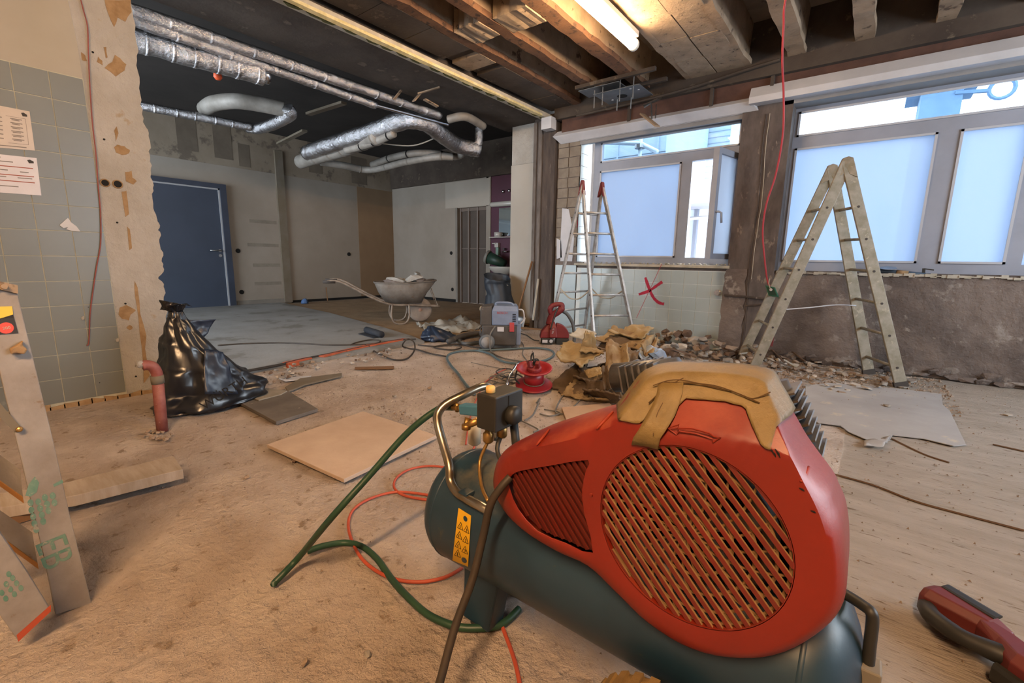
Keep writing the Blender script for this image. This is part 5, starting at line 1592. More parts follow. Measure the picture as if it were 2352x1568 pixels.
wh_ = MB().lathe([(.125, -.035), (.165, -.042), (.185, -.02), (.185, .02), (.165, .042), (.125, .035)], 28, MWH).build('wheel', mat('barrow_tyre', '#85796e', '#736860', 9, .9), wb, smooth=True)
MB().lathe([(.02, -.05), (.03, -.03), (.125, -.03), (.125, .03), (.03, .03), (.02, .05)], 24, MWH).build('rim', mat('rusty_rim', '#97796a', rough=.8), wh_, smooth=True)
for i, (x, y, z, s1, s2, an, lab) in enumerate(((-.35, .02, .60, .26, .07, .2, 'pale plank end'), (-.12, -.06, .63, .28, .08, .9, 'long pale slab'), (-.02, .1, .68, .16, .07, 2.4, 'pale block'), (-.42, -.12, .58, .16, .09, .4, 'grey lump'), (-.25, .12, .6, .2, .08, 1.5, 'flat shard'), (.02, -.02, .60, .14, .1, 2.0, 'brown lump'))):
    o = link('rubble_chunk', chunk_mesh('rubble_chunk', m_plaster if i not in (3, 5) else m_wallr, s1, s2, .055, 80 + i, 14))
    p = wbp(x, y, z - .01)
    o.location = p; o.rotation_euler = (.12 * (i % 3 - 1), -.25 if i == 1 else .1, an)
    tag(o, lab + ' of rubble heaped in the wheelbarrow tray', 'rubble', 'rubble in the wheelbarrow')
rf = MB().rings([[wbp(-.21 + .40 * math.cos(a), .24 * math.sin(a), .565) for a in [i * PI / 10 for i in range(20)]], [wbp(-.21 + .2 * math.cos(a), .12 * math.sin(a), .60) for a in [i * PI / 10 for i in range(20)]]]).build('rubble_fill', m_wallr, None)
tag(rf, 'fine rubble filling the wheelbarrow tray', 'rubble', kind='stuff')
# ------------------------------------------------------------------ dust extractor (vacuum)
m_vg = mat('vac_dark', '#4a4643', '#3d3936', 6, .65, c3='#6a6058', s3=9, t3=.62)
m_vb = mat('vac_blue_grey', '#6f7c93', '#626e84', 6, .55)
m_vr = mat('vac_red', '#9c3a3c', rough=.5)
m_hose = mat('grey_hose', '#5f6468', '#50555a', 8, .6)
va = thing('dust_extractor', 'blue-grey and black wheeled dust extractor on the floor', 'vacuum', G(1150, 794))
VO = G(1150, 796)
vx = V((.80, .60, 0)).normalized(); vy = V((-vx.y, vx.x, 0))
MV = Matrix(((vx.x, vy.x, 0, VO.x), (vx.y, vy.y, 0, VO.y), (0, 0, 1, 0), (0, 0, 0, 1)))


def vp(x, y, z): return MV @ V((x, y, z))


MB().rings([[vp(-.19, -.17, .04), vp(.17, -.17, .04), vp(.17, .17, .04), vp(-.19, .17, .04)], [vp(-.20, -.18, .27), vp(.18, -.18, .27), vp(.18, .18, .27), vp(-.20, .18, .27)]]).build('container', m_vg, va, bevel=.02)
MB().rings([[vp(-.09, -.185, .265), vp(.19, -.185, .265), vp(.19, .185, .265), vp(-.09, .185, .265)], [vp(-.09, -.185, .42), vp(.19, -.185, .42), vp(.19, .185, .42), vp(-.09, .185, .42)], [vp(-.07, -.165, .475), vp(.17, -.165, .47), vp(.17, .165, .47), vp(-.07, .165, .475)]]).build('motor_head', m_vb, va, bevel=.014)
MB().rings([[vp(-.215, -.18, .26), vp(-.09, -.18, .26), vp(-.09, .18, .26), vp(-.215, .18, .26)], [vp(-.215, -.175, .455), vp(-.09, -.175, .47), vp(-.09, .175, .47), vp(-.215, .175, .455)]]).build('control_panel', m_vg, va, bevel=.012)
for x_, y_ in ((-.216, -.1), (-.216, -.05), (-.216, 0)):
    MB().lathe([(.022, 0), (.018, .012)], 12, Matrix.Translation(vp(x_, y_ + .02, .43)) @ MV.to_3x3().to_4x4() @ Matrix.Rotation(-PI / 2, 4, 'Y')).build('dial', m_strip, va, smooth=True)
for sx_, r_, y_ in ((-.14, .085, -.20), (-.14, .085, .20)):
    MWv = Matrix.Translation(vp(sx_, y_, r_)) @ MV.to_3x3().to_4x4() @ Matrix.Rotation(PI / 2, 4, 'X')
    w_ = MB().lathe([(.05, -.022), (.08, -.026), (.086, 0), (.08, .026), (.05, .022)], 24, MWv).build('wheel', m_hose, va, smooth=True)
    MB().lathe([(.012, -.03), (.06, -.026), (.06, .026), (.012, .03)], 18, MWv).build('hub_cap', mat('hub_grey', '#8b8987', '#7d7a78', 9, .6), w_, smooth=True)
for y_ in (-.13, .13):
    MB().lathe([(.03, -.015), (.03, .015)], 14, Matrix.Translation(vp(.15, y_, .03)) @ MV.to_3x3().to_4x4() @ Matrix.Rotation(PI / 2, 4, 'X')).build('castor', m_vg, va, smooth=True)
MB().box(.10, .15, -.2, -.18, .20, .30, MV).build('red_latch', m_vr, va, bevel=.004)
MB().box(-.03, .04, -.186, -.182, .20, .25, MV).build('rating_label', m_ledge, va)
MB().box(-.222, -.218, -.12, -.05, .17, .22, MV).build('rating_label', m_ledge, va)
for k in range(5):
    MB().box(.13, .165, -.19, -.184, .31 + k * .018, .319 + k * .018, MV).build('vent_slot', m_black, va)
text('maker_print', 'BOSCH', .034, frame_xf(vp(.02, -.1875, .40), vx, y=(0, 0, 1)), m_vr, va)
MB().tube(spline([vp(-.05, -.1, .47), vp(-.04, -.1, .50), vp(.1, -.1, .50), vp(.14, -.1, .47)], 4), .012, 8).build('carry_handle', m_vb, va, smooth=True)
MB().tube(spline([vp(.19, -.1, .43), vp(.24, -.1, .42), vp(.25, -.1, .32), vp(.2, -.1, .26)], 4), .008, 6).build('cord_hook', m_ledge, va, smooth=True)
MB().box(.17, .22, -.15, .15, .05, .28, MV).build('rear_housing', m_vb, va, bevel=.01)
cable('suction_hose', 'dark corrugated suction hose lying behind the extractor', 'hose', [(1030, 784, .05), (1060, 772, .05), (1100, 765, .05), (1110, 772, .05)], .03, m_vg, n=12)
cable('suction_hose', 'looped grey suction hose on the floor left of the extractor', 'hose', [(1100, 786, .02), (1070, 789, .02), (1054, 783, .02), (1062, 775, .02), (1085, 771, .02), (1110, 770, .02)], .02, m_hose, n=10)

# red wall chaser machine
m_hr = mat('machine_red', '#742628', '#672022', 6, .5, c3='#97504a', s3=10, t3=.66)
rt = thing('wall_chaser', 'red and black demolition machine standing by the aluminium stepladder', 'machine', G(1275, 786))
RO = G(1272, 788)
MR = Matrix(((.8, -.6, 0, RO.x), (.6, .8, 0, RO.y), (0, 0, 1, 0), (0, 0, 0, 1)))


def rp(x, y, z): return MR @ V((x, y, z))


MB().box(-.15, -.02, -.09, .09, 0, .075, MR).build('black_base', m_blk, rt, bevel=.008)
MB().box(.02, .17, -.07, .08, 0, .07, MR).build('black_base', m_blk, rt, bevel=.008)
MB().rings([[rp(-.17, -.08, .07), rp(0, -.08, .07), rp(0, .08, .07), rp(-.17, .08, .07)], [rp(-.155, -.075, .14), rp(-.0, -.08, .16), rp(-.0, .08, .16), rp(-.155, .08, .14)], [rp(-.09, -.06, .22), rp(-.01, -.06, .24), rp(-.01, .06, .24), rp(-.09, .06, .22)]]).build('lower_housing', m_hr, rt, bevel=.012)
MB().rings([[rp(-.06, -.11, .08), rp(.03, -.11, .08), rp(.03, .03, .08), rp(-.06, .03, .08)], [rp(-.07, -.10, .2), rp(.02, -.10, .2), rp(.02, .03, .2), rp(-.07, .03, .2)], [rp(-.05, -.06, .26), rp(.0, -.06, .26), rp(.0, .03, .26), rp(-.05, .03, .26)]]).build('front_housing', m_hr, rt, bevel=.012)
dome = [rp(.02, -.05, .07), rp(.17, -.05, .07)] + [rp(.02 + .155 * math.cos(a), -.05, .08 + .16 * math.sin(a)) for a in [i * PI / 16 for i in range(1, 9)]]
MB().prism(dome, MR.to_3x3() @ V((0, .10, 0))).build('blade_cover', m_hr, rt, bevel=.008)
MB().tube(spline([rp(-.06, 0, .22), rp(-.03, 0, .32), rp(.03, -.02, .37), rp(.08, -.02, .42), rp(.07, -.02, .46), rp(-.02, -.02, .45), rp(-.06, -.02, .40), rp(-.03, 0, .32)], 5), [.045] * 6 + [.04] * 10 + [.028] * 20, 10).build('handle_body', m_hr, rt, smooth=True)
MB().tube(spline([rp(.03, -.05, .42), rp(-.0, -.075, .36), rp(-.03, -.10, .26), rp(-.05, -.11, .18)], 4), .009, 8).build('power_lead', m_blk, rt, smooth=True)
MB().tube(spline([rp(.08, .03, .38), rp(.15, .03, .34), rp(.22, .03, .22), rp(.24, .03, .08), rp(.24, .03, .02)], 5), .02, 10).build('suction_hose', m_hose, rt, smooth=True)
MB().box(-.14, -.08, -.094, -.09, .02, .055, MR).build('rating_label', m_ledge, rt)
MB().lathe([(.02, 0), (.02, .004)], 12, Matrix.Translation(rp(-.04, -.092, .04)) @ MR.to_3x3().to_4x4() @ Matrix.Rotation(PI / 2, 4, 'X')).build('round_badge', m_ledge, rt)
text('maker_print', 'HILTI', .028, frame_xf(rp(-.02, -.112, .16), MR.to_3x3() @ V((.25, 0, 1)), y=MR.to_3x3() @ V((-1, 0, .25))), m_ledge, rt)

# ------------------------------------------------------------------ cable reel
m_reel = mat('reel_red', '#972329', '#871c22', 5, .4, spec=.5)
RC = G(1226, 893)
rl = thing('cable_reel', 'bright red cable reel lying flat on the rubble strewn floor', 'reel', RC)
tilt = Matrix.Translation(RC + V((0, 0, .028))) @ Matrix.Rotation(.2, 4, V((.83, .55, 0)))
RR = .138
MB().lathe([(.03, .012), (RR * .6, .014), (RR * .95, .006), (RR, .004), (RR * 1.01, .012), (RR * .95, .017), (RR * .62, .024)], 40, tilt).build('bottom_flange', m_reel, rl, smooth=True)
MB().lathe([(.073, .018), (.073, .125)], 32, tilt).build('drum', m_reel, rl, smooth=True)
MB().lathe([(.073, .122), (RR * .9, .134), (RR * .97, .142), (RR * .98, .149), (RR * .92, .15), (RR * .72, .142), (RR * .66, .128), (.02, .126)], 40, tilt).build('top_flange', m_reel, rl, smooth=True)
MB().lathe([(.055, .126), (.055, .15), (.045, .155)], 20, tilt).build('socket_block', mat('dull_red', '#7a2a2c', rough=.5), rl, bevel=.004)
for a in (.3, 2.3, 4.4):
    p = tilt @ V((.03 * math.cos(a), .03 * math.sin(a), .152))
    MB().box(-.014, .014, -.018, .018, 0, .05, Matrix.Translation(p) @ Matrix.Rotation(a, 4, 'Z') @ Matrix.Rotation(.5, 4, 'X')).build('plug', m_blk if a > 2 and a < 3 else mat('dull_red2', '#6e2426', rough=.5), rl, bevel=.003)
p0_ = tilt @ V((.0, 0, .18))
MB().tube(spline([p0_ + V((.01, -.02, .02)), p0_ + V((-.01, .0, .06)), p0_ + V((-.02, .01, .075)), p0_ + V((-.035, .01, .05)), p0_ + V((-.03, .0, .0))], 5), .006, 8).build('lead', m_blk, rl, smooth=True)
MB().tube([tilt @ V((.075 * math.cos(i * PI / 12), .075 * math.sin(i * PI / 12), .03)) for i in range(24)], .004, 6, closed=True).build('wound_cable', m_grey_strip, rl, smooth=True)
MB().tube(spline([p0_ + V((.03, .02, .01)), p0_ + V((-.02, .06, .02)), p0_ + V((-.1, .06, -.01)), p0_ + V((-.14, .0, -.05)), p0_ + V((-.13, -.06, -.12)), p0_ + V((-.06, -.1, -.14))], 5), .0065, 8).build('loose_lead', m_blk, rl, smooth=True)
MB().tube([G(1186, 838, .13), G(1170, 862, .06), G(1165, 885, .01)], .009, 8).build('steel_leg', m_ofoil, rl, smooth=True)
MB().tube([G(1186, 838, .13), G(1192, 832, .13)], .009, 8).build('steel_leg', m_ofoil, rl, smooth=True)

# loose leads around the reel
m_gc = mat('grey_cord', '#6a6660', '#59554f', 9, .6)
m_bl = mat('blue_grey_hose', '#56676c', '#48595e', 9, .5)
cable('air_hose', 'blue-grey hose making a long loop past the cable reel', 'hose', [(1090, 905), (1068, 880), (1050, 855), (1035, 838), (1027, 822), (1034, 812), (1060, 806), (1095, 805), (1125, 812), (1145, 825), (1170, 833), (1210, 834), (1250, 828), (1272, 815), (1265, 804), (1235, 799), (1190, 800), (1140, 803), (1100, 803)], .011, m_bl, n=8)
cable('mains_lead', 'grey extractor cord running to the cable reel', 'cord', [V(vp(-.05, -.2, .26)), V(vp(-.1, -.25, .18)), V(vp(-.1, -.25, .08)), (1128, 806), (1150, 820), (1180, 827), (1205, 830)], .007, m_gc)
cable('mains_lead', 'thin dark cord from the red machine to the extractor', 'cord', [(1238, 782), (1225, 780), (1210, 770), (1195, 765)], .006, m_blk)
cable('mains_lead', 'thin dark cord dropping from the extractor to the reel', 'cord', [(1198, 785), (1203, 795), (1200, 812), (1206, 822), (1212, 830)], .005, m_gc)
cable('looped_lead', 'brown cord looped upright on the floor beside the screed edge', 'cord', [(600, 790), (660, 787), (740, 788), (800, 792), (840, 797), (870, 812), (900, 825), (930, 825), (945, 815), (953, 800, .05), (950, 785, .1), (938, 778, .13), (928, 785, .1), (925, 795, .04), (940, 800), (960, 803), (990, 812), (1025, 818)], .008, m_brn)
cable('dark_lead', 'thin dark cord crossing the grey screed with an oval loop', 'cord', [(500, 793, .032), (560, 789, .032), (640, 787, .032), (700, 789, .032), (760, 792, .032), (830, 791, .032), (865, 788, .032), (873, 782, .032), (850, 780, .032), (820, 786, .032), (805, 792, .032)], .0075, m_brn)
cable('brown_lead', 'brown cord winding between the small bag and the hose loop', 'cord', [(960, 792), (1000, 795), (1040, 792), (1060, 797), (1040, 803), (1005, 800), (1000, 795), (1050, 790), (1100, 798), (1160, 801)], .007, m_brn)
cable('white_wire', 'short thin pale wire lying before the extractor', 'wire', [(1082, 832), (1100, 836), (1130, 842), (1150, 846)], .003, m_gc)
cable('pink_lead', 'pink cord lying from the reel to the regulator', 'cord', [(1165, 846), (1140, 858), (1122, 872), (1112, 880), (1100, 905), (1085, 940), (1075, 985), (1070, 1020)], .005, m_orc)
for i, (cx_, cy_, lab) in enumerate(((1160, 858, 'upper'), (1150, 872, 'middle'), (1185, 872, 'lower'), (1170, 866, 'widest'))):
    pts_ = []
    for k in range(11):
        a = k * .75 + i
        pts_.append((cx_ + math.cos(a) * (24 + 9 * math.sin(a * 1.7 + i)), cy_ + math.sin(a) * (9 + 3 * math.cos(a * 1.3)), .006 + .01 * (k % 3)))
    cable('tangled_lead', lab + ' tangled grey lead left of the cable reel', 'cable', pts_, .005, m_gc if i % 2 else m_blk, group='tangled leads by the reel', n=6)
for i, pl_ in enumerate(([(1330, 915), (1300, 905), (1285, 920), (1276, 945), (1290, 950), (1340, 946)], [(1250, 940), (1280, 945), (1285, 950), (1262, 955), (1240, 950)], [(1330, 910), (1345, 895, .03), (1330, 920), (1300, 950)], [(1420, 898), (1385, 905), (1382, 918), (1400, 925), (1425, 928)], [(1340, 895), (1370, 915), (1400, 922), (1430, 905)], [(1232, 925), (1240, 915), (1225, 950), (1205, 965)], [(1195, 965), (1235, 985), (1225, 992)])):
    cable('scrap_wire', ('looped', 'hooked', 'upright', 'tight', 'crossing', 'forked', 'short flat')[i] + ' scrap of wire on the floor before the felt pile', 'wire', pl_, .0045, m_gc, group='scrap wires before the felt pile', n=6)

# ------------------------------------------------------------------ heap of roofing felt
m_felt = mat('dusty_felt', '#94805f', '#775f44', 7, .95, bump=.5, bscale=30, c3='#4a3d2e', s3=9, t3=.6)
m_feltd = mat('dark_felt', '#665440', '#46392d', 6, .9, bump=.4, c3='#8a7455', s3=10, t3=.6)
m_feltl = mat('light_felt', '#978260', '#84704e', 8, .95, bump=.5, bscale=34, c3='#796444', s3=12, t3=.62)


def fe(px, py, Y): return OY(px, py, Y)


sheets = [
    ('long felt sheet propped at the left foot of the heap', m_feltd, [(1258, 893, 2.82), (1330, 822, 3.1), (1352, 832, 3.05), (1292, 912, 2.72)], .02, 4, .02, [(0, 1, .5, .05)]),
    ('brown felt flap lying on the floor under the long propped sheet', m_felt, [(1290, 908, 2.7), (1310, 880, 2.85), (1360, 885, 2.85), (1350, 912, 2.68)], .02, 6, .02, []),
    ('wide felt sheet forming the lower front of the heap', m_felt, [(1318, 908, 2.66), (1322, 862, 2.9), (1440, 868, 2.95), (1440, 912, 2.7)], .02, 5, .02, [(1, 0, .3, .09), (1, 0, .75, .06)]),
    ('black edged felt fold open at the bottom front', m_feltd, [(1335, 893, 2.64), (1348, 872, 2.78), (1432, 878, 2.78), (1424, 905, 2.64)], .02, 7, .0, [(1, .2, .55, .08)]),
    ('dark felt sheet sagging in the middle of the heap', m_feltd, [(1318, 858, 2.82), (1345, 825, 3.05), (1462, 842, 3.05), (1436, 878, 2.8)], .02, 5, .0, [(1, 0, .25, .07), (.8, .4, .8, .07)]),
    ('small brown felt scrap stuck on the lower front', m_feltl, [(1342, 850, 2.76), (1378, 843, 2.82), (1382, 860, 2.76), (1352, 868, 2.74)], .01, 9, .0, []),
    ('square tan felt scrap standing at the lower right', m_feltl, [(1398, 850, 2.72), (1426, 850, 2.74), (1432, 876, 2.7), (1402, 870, 2.69)], .006, 8, .0, []),
    ('dark upright felt strip between the lower scraps', m_feltd, [(1382, 840, 2.74), (1396, 838, 2.76), (1404, 892, 2.66), (1386, 895, 2.66)], .01, 9, .0, [(1, 0, .5, .02)]),
    ('large tan felt sheet curling over the front of the heap', m_feltl, [(1278, 806, 2.95), (1296, 776, 3.25), (1388, 806, 3.2), (1336, 840, 2.85)], .018, 6, .05, [(.3, .7, .15, .05)]),
    ('pointed felt corner rising over the large tan sheet', m_feltl, [(1330, 806, 3.05), (1345, 760, 3.2), (1362, 764, 3.25), (1388, 812, 3.15)], .018, 8, .0, [(1, 0, .5, .08)]),
    ('dark crumpled felt flap folded beside the tan sheet', m_felt, [(1372, 850, 2.85), (1398, 778, 3.2), (1442, 792, 3.2), (1436, 856, 2.85)], .02, 7, .0, [(1, 0, .4, .10), (.2, 1, .8, .05)]),
    ('second folded felt flap at the right flank of the heap', m_feltd, [(1425, 862, 2.9), (1435, 800, 3.2), (1470, 806, 3.25), (1452, 856, 2.95)], .02, 7, .0, [(1, 0, .5, .09)]),
    ('pale card sheet at the top left of the heap', m_strip, [(1306, 770, 3.5), (1330, 752, 3.75), (1372, 764, 3.7), (1345, 782, 3.4)], .01, 5, .02, []),
    ('brown felt sheet with a dark edge under the top sheet', m_feltd, [(1345, 790, 3.3), (1400, 770, 3.6), (1500, 790, 3.6), (1452, 818, 3.2)], .02, 5, .0, [(1, 0, .45, .07)]),
    ('upper felt sheet lying along the top of the heap', m_felt, [(1346, 768, 3.45), (1412, 746, 3.8), (1512, 768, 3.7), (1478, 796, 3.35)], .02, 5, .02, [(1, .2, .35, .06), (1, -.2, .7, .05)]),
    ('brown felt sheet sloping off the right top of the heap', m_feltl, [(1395, 758, 3.6), (1450, 742, 3.9), (1500, 752, 3.85), (1470, 772, 3.55)], .02, 6, .02, [(1, .3, .5, .05)]),
    ('tilted felt piece at the far right top of the heap', m_felt, [(1470, 792, 3.35), (1500, 768, 3.6), (1512, 776, 3.6), (1498, 818, 3.25)], .02, 6, .0, [(0, 1, .5, .05)]),
]
for i, (lab, m_, q4, amp, fr, sag, fo_) in enumerate(sheets):
    mb = sheet_mb(*[fe(*p) for p in q4], nx=24, ny=20, amp=amp, freq=fr * 2.2, seed=i + 3, sag=sag, jag=.10, fold=fo_)
    for k in range(len(mb.v)):
        if mb.v[k].z < .004: mb.v[k].z = .004
    o = mb.build('felt_sheet', m_, None, smooth=True, solid=.011)
    smooth_angle(o, 32)
    tag(o, lab, 'felt sheet', 'torn roofing felt in the heap')
# body of the heap under the sheets
hc = V((-1.43, 3.2, 0))
hr_ = []
for k in range(8):
    u = k / 7
    hr_.append([hc + V((math.cos(a) * (.30 * (1 - u ** 2) + .02) + .10 * nz3((math.cos(a), math.sin(a), u), 2.5, 3), math.sin(a) * (.42 * (1 - u ** 2) + .02) + .10 * nz3((math.cos(a), math.sin(a), u), 2.5, 5), u * .2)) for a in [i * 2 * PI / 40 for i in range(40)]])
tag(MB().rings(hr_).build('felt_heap_core', m_feltd, None, smooth=True), 'compressed dark felt scraps under the torn sheets', 'felt heap', kind='stuff')
tag(MB().add(*(lambda b: (b.v, b.f))(sheet_mb(fe(1450, 800, 3.3), fe(1500, 790, 3.5), fe(1545, 822, 3.4), fe(1490, 850, 3.1), 12, 10, .06, 9, 31))).build('plastic_scrap', mat('blue_grey_plastic', '#8a95a5', '#5d6673', 8, .35), None, smooth=True, solid=.003), 'crumpled blue-grey plastic scrap at the right of the felt heap', 'plastic scrap')
tag(MB().bar(fe(1478, 826, 3.2), fe(1512, 806, 3.3), .02, .012).build('plastic_strip', mat('blue_strip', '#7f8ea4', rough=.4), None), 'blue-grey strip sticking out of the felt heap', 'strip')
tag(MB().bar(fe(1495, 812, 3.25), fe(1530, 842, 3.15), .05, .012).build('plastic_offcut', m_blk, None), 'dark panel piece behind the finned cylinder', 'panel')

# plastic film on the bay floor
tag(MB().add(*(lambda b: (b.v, b.f))(sheet_mb(G(955, 742, .02), G(1075, 728, .02), G(1110, 752, .02), G(1000, 768, .02), 18, 14, .09, 7, 17))).build('plastic_film', mat('milky_film', '#a9a59c', '#8f8a7f', 5, .35), None, smooth=True, solid=.002), 'crumpled milky plastic film behind the small dark bag', 'film')

# shovel against the column
sh = thing('shovel', 'shovel leaning against the stripped column', 'shovel', G(1185, 752))
s0 = OY(1182, 742, 5.05); s1 = OY(1222, 600, 5.2)
MB().tube([s0, s1], .014, 8).build('shaft', m_edge, sh, smooth=True)
sd_ = (s1 - s0).normalized()
MB().add(*(lambda b: (b.v, b.f))(sheet_mb(OY(1160, 755, 5.0), OY(1200, 760, 5.0), OY(1208, 728, 5.08), OY(1172, 722, 5.08), 6, 6, .0, 1, 1, sag=-.03))).build('blade', m_metal, sh, smooth=True, solid=.004)
tag(MB().bar(OY(1224, 735, 5.15), OY(1236, 640, 5.2), .03, .02).build('batten', m_strip, None), 'pale batten leaning on the foot of the column', 'batten')
for i, (a, b) in enumerate((((1150, 735), (1240, 750)), ((1170, 742), (1255, 744)), ((1165, 750), (1250, 757)))):
    tag(MB().bar(G(*a, .03), G(*b, .03 + .02 * i), .04, .02).build('floor_batten', m_grey_strip if i % 2 else m_edge, None), ('uppermost', 'middle', 'lowest')[i] + ' of the battens lying before the stripped column', 'batten', 'battens before the column')

# ------------------------------------------------------------------ basin niche
m_cer = mat('white_ceramic', '#a9a49c', rough=.25, spec=.6)
YN = YFAR + .02
ba = thing('wash_basin', 'white ceramic wash basin on the maroon wall', 'basin', OY(1150, 620, YN))
bc = OY(1152, 613, 7.1)
bm_ = []
for k, (z, r) in enumerate(((-.17, .10), (-.12, .2), (-.05, .30), (.0, .33), (.012, .33), (.0, .30), (-.08, .2))):
    bm_.append([V((bc.x + .06 + math.cos(a) * r, min(YN - .002, 7.08 + math.sin(a) * r * .75), bc.z + z)) for a in [i * PI / 14 for i in range(28)]])
MB().rings(bm_).build('bowl', m_cer, ba, smooth=True)
bk_ = thing('bucket', 'dark green bucket tipped over in the wash basin', 'bucket', OY(1135, 600, 7.0))
ba0, ba1 = OY(1160, 606, 7.05), OY(1120, 590, 6.95)
bd_ = (ba1 - ba0).normalized()
MBK = frame_xf(ba0, bd_.orthogonal(), z=bd_)
Lb = (ba1 - ba0).length
MB().lathe([(.08, 0), (.125, Lb * .98)], 24, MBK).build('bucket_body', mat('dark_green', '#1f3328', rough=.5), bk_, smooth=True)
MB().lathe([(.13, Lb * .9), (.138, Lb * .95), (.132, Lb * 1.04), (.118, Lb * 1.04)], 24, MBK, cap=False).build('bucket_rim', mat('dusty_rim', '#6f6d66', rough=.6), bk_, smooth=True, solid=.004)
sd1 = thing('soap_dispenser', 'white soap dispenser with a green bottle on the maroon wall', 'dispenser', OY(1145, 575, YN))
p = OY(1145, 568, YN)
MB().box(p.x - .045, p.x + .045, YN - .08, YN, p.z, p.z + .09).build('holder', m_cer, sd1, bevel=.006)
MB().box(p.x - .09, p.x, YN - .10, YN - .06, p.z + .07, p.z + .085).build('lever', m_cer, sd1)
MB().box(p.x - .02, p.x + .05, YN - .07, YN, p.z - .16, p.z).build('bottle', mat('soap_green', '#6d8578', rough=.3), sd1, bevel=.006)
ta = thing('wall_tap', 'chrome wall tap above the wash basin', 'tap', OY(1162, 578, YN))
p = OY(1163, 578, YN)
MB().tube([p, p + V((0, -.06, 0))], .02, 8).tube([p + V((-.06, -.06, 0)), p + V((.06, -.06, 0))], .016, 8).tube(spline([p + V((0, -.06, 0)), p + V((.06, -.14, .02)), p + V((.12, -.2, 0))], 4), .012, 8).build('tap_body', m_ofoil, ta, smooth=True)
MB().box(p.x - .03, p.x + .02, YN - .09, YN - .05, p.z + .04, p.z + .07).build('tap_lever', m_blk, ta)
p = OY(1165, 545, YN); pl0 = OY(1133, 545, YN)
tag(MB().box(pl0.x, -5.2, YN - .14, YN, p.z - .008, p.z + .008).build('glass_shelf', m_cer, None), 'narrow shelf under the mirror on the maroon wall', 'shelf')
mi0 = OY(1147, 478, YN); mi1 = OY(1172, 541, YN)
mr = mat('mirror_glass', '#aeb8ba', rough=.05, metal=.9)
tag(MB().box(mi0.x, -5.25, YN - .012, YN, mi1.z, mi0.z).build('mirror', mr, None), 'mirror above the wash basin', 'mirror')
lt0 = OY(1131, 471, YN)
tag(MB().tube([V((lt0.x, YN - .06, lt0.z)), V((lt0.x + .04, YN - .06, lt0.z)), V((-5.2, YN - .06, lt0.z))], [.03, .05, .05], 14).build('mirror_lamp', m_cer, None, smooth=True), 'unlit white tube lamp above the mirror', 'lamp')
p = OY(1152, 537, YN)
tag(MB().lathe([(.085, 0), (.09, .09)], 18, Matrix.Translation((p.x, YN - .1, OY(1165, 545, YN).z + .008))).build('shelf_cup', m_cer, None, smooth=True), 'white cup standing on the narrow shelf', 'cup')
for i, (x, y) in enumerate(((1157, 440), (1171, 438))):
    p = OY(x, y, YN)
    tag(MB().lathe([(.006, 0), (.03, .012), (.032, .03), (.018, .045)], 12, Matrix.Translation(p) @ Matrix.Rotation(PI / 2, 4, 'X')).build('coat_hook', m_ofoil, None, smooth=True), ('left' if i == 0 else 'right') + ' round chrome hook high on the maroon wall', 'hook', 'hooks on the maroon wall')

# ------------------------------------------------------------------ hanging red cable and junction box
m_rc = mat('red_cable', '#983038', rough=.5)
rcp = [V((-.60, 3.9, 3.2)), OY(1806, -8, 4.0), OY(1800, 60, 4.1), OY(1797, 140, 4.2), OY(1800, 220, 4.35), OY(1798, 310, 4.45), OY(1782, 400, 4.55), OY(1760, 470, 4.6), OY(1752, 530, 4.65), OY(1756, 590, 4.68), OY(1762, 640, 4.70), OY(1768, 658, 4.70)]
tag(MB().tube(spline(rcp, 8), .0078, 8).build('red_cable', m_rc, None, smooth=True), 'red cable hanging from the ceiling to the green box on the ladder', 'cable')
gbx = thing('junction_box', 'small green junction box hung at the stepladder by wires', 'box', OY(1771, 667, 4.66))
qa = [OY(x, y, 4.66) for x, y in ((1757, 655), (1779, 660), (1788, 682), (1765, 679))]
MB().prism(qa, (0, .035, 0)).build('box_body', mat('green_plastic', '#1f5a45', '#1a4c3a', 9, .5), gbx, bevel=.003)
MB().prism([qa[0].lerp(qa[2], .12) + V((0, -.001, 0)), qa[1].lerp(qa[3], .12) + V((0, -.001, 0)), qa[2].lerp(qa[0], .12) + V((0, -.001, 0)), qa[3].lerp(qa[1], .12) + V((0, -.001, 0))], (0, -.002, 0)).build('box_face', mat('dark_green2', '#123226', rough=.5), gbx)
MB().lathe([(.012, 0), (.012, .01)], 12, Matrix.Translation(OY(1771, 665, 4.655)) @ Matrix.Rotation(PI / 2, 4, 'X')).build('cable_gland', m_ledge, gbx)
MB().tube(spline([OY(1768, 640, 4.7), OY(1766, 652, 4.66), OY(1770, 664, 4.65)], 4), .004, 5).build('pale_wire', m_strip, gbx)
# thin red wire on the tiled wall
XWR = XW + .018
tag(MB().tube(spline([OX(x, y, XWR) for x, y in ((183, -10), (192, 25), (201, 62), (203, 120), (206, 190), (212, 280), (220, 350), (225, 420), (231, 490), (231, 560), (222, 612), (214, 665), (207, 720), (205, 770), (203, 790), (199, 793))], 6), .0035, 6).build('red_wire', mat('dark_red_wire', '#7d3f38', rough=.6), None, smooth=True), 'thin dark red wire hanging down the tiled wall', 'wire')
tag(MB().tube([OY(1462, 730, YW - .25), OY(1520, 606, YW - .06)], .003, 5).build('taut_string', m_rc, None), 'thin taut red string from the sill to the floor by the sprayed cross', 'string')

# laminated notices on the tiles
XN = XW + .0125
m_pap1 = mat('laminated_paper', '#b1a394', '#a89a8b', 4, .3, coord='World')
m_pap2 = mat('laminated_white', '#bdb6b6', '#b0a9aa', 4, .3, coord='World')
m_lines = mat('print_grey', '#6a6058', rough=.6)
m_br = mat('print_brown_red', '#8a4028', rough=.6)


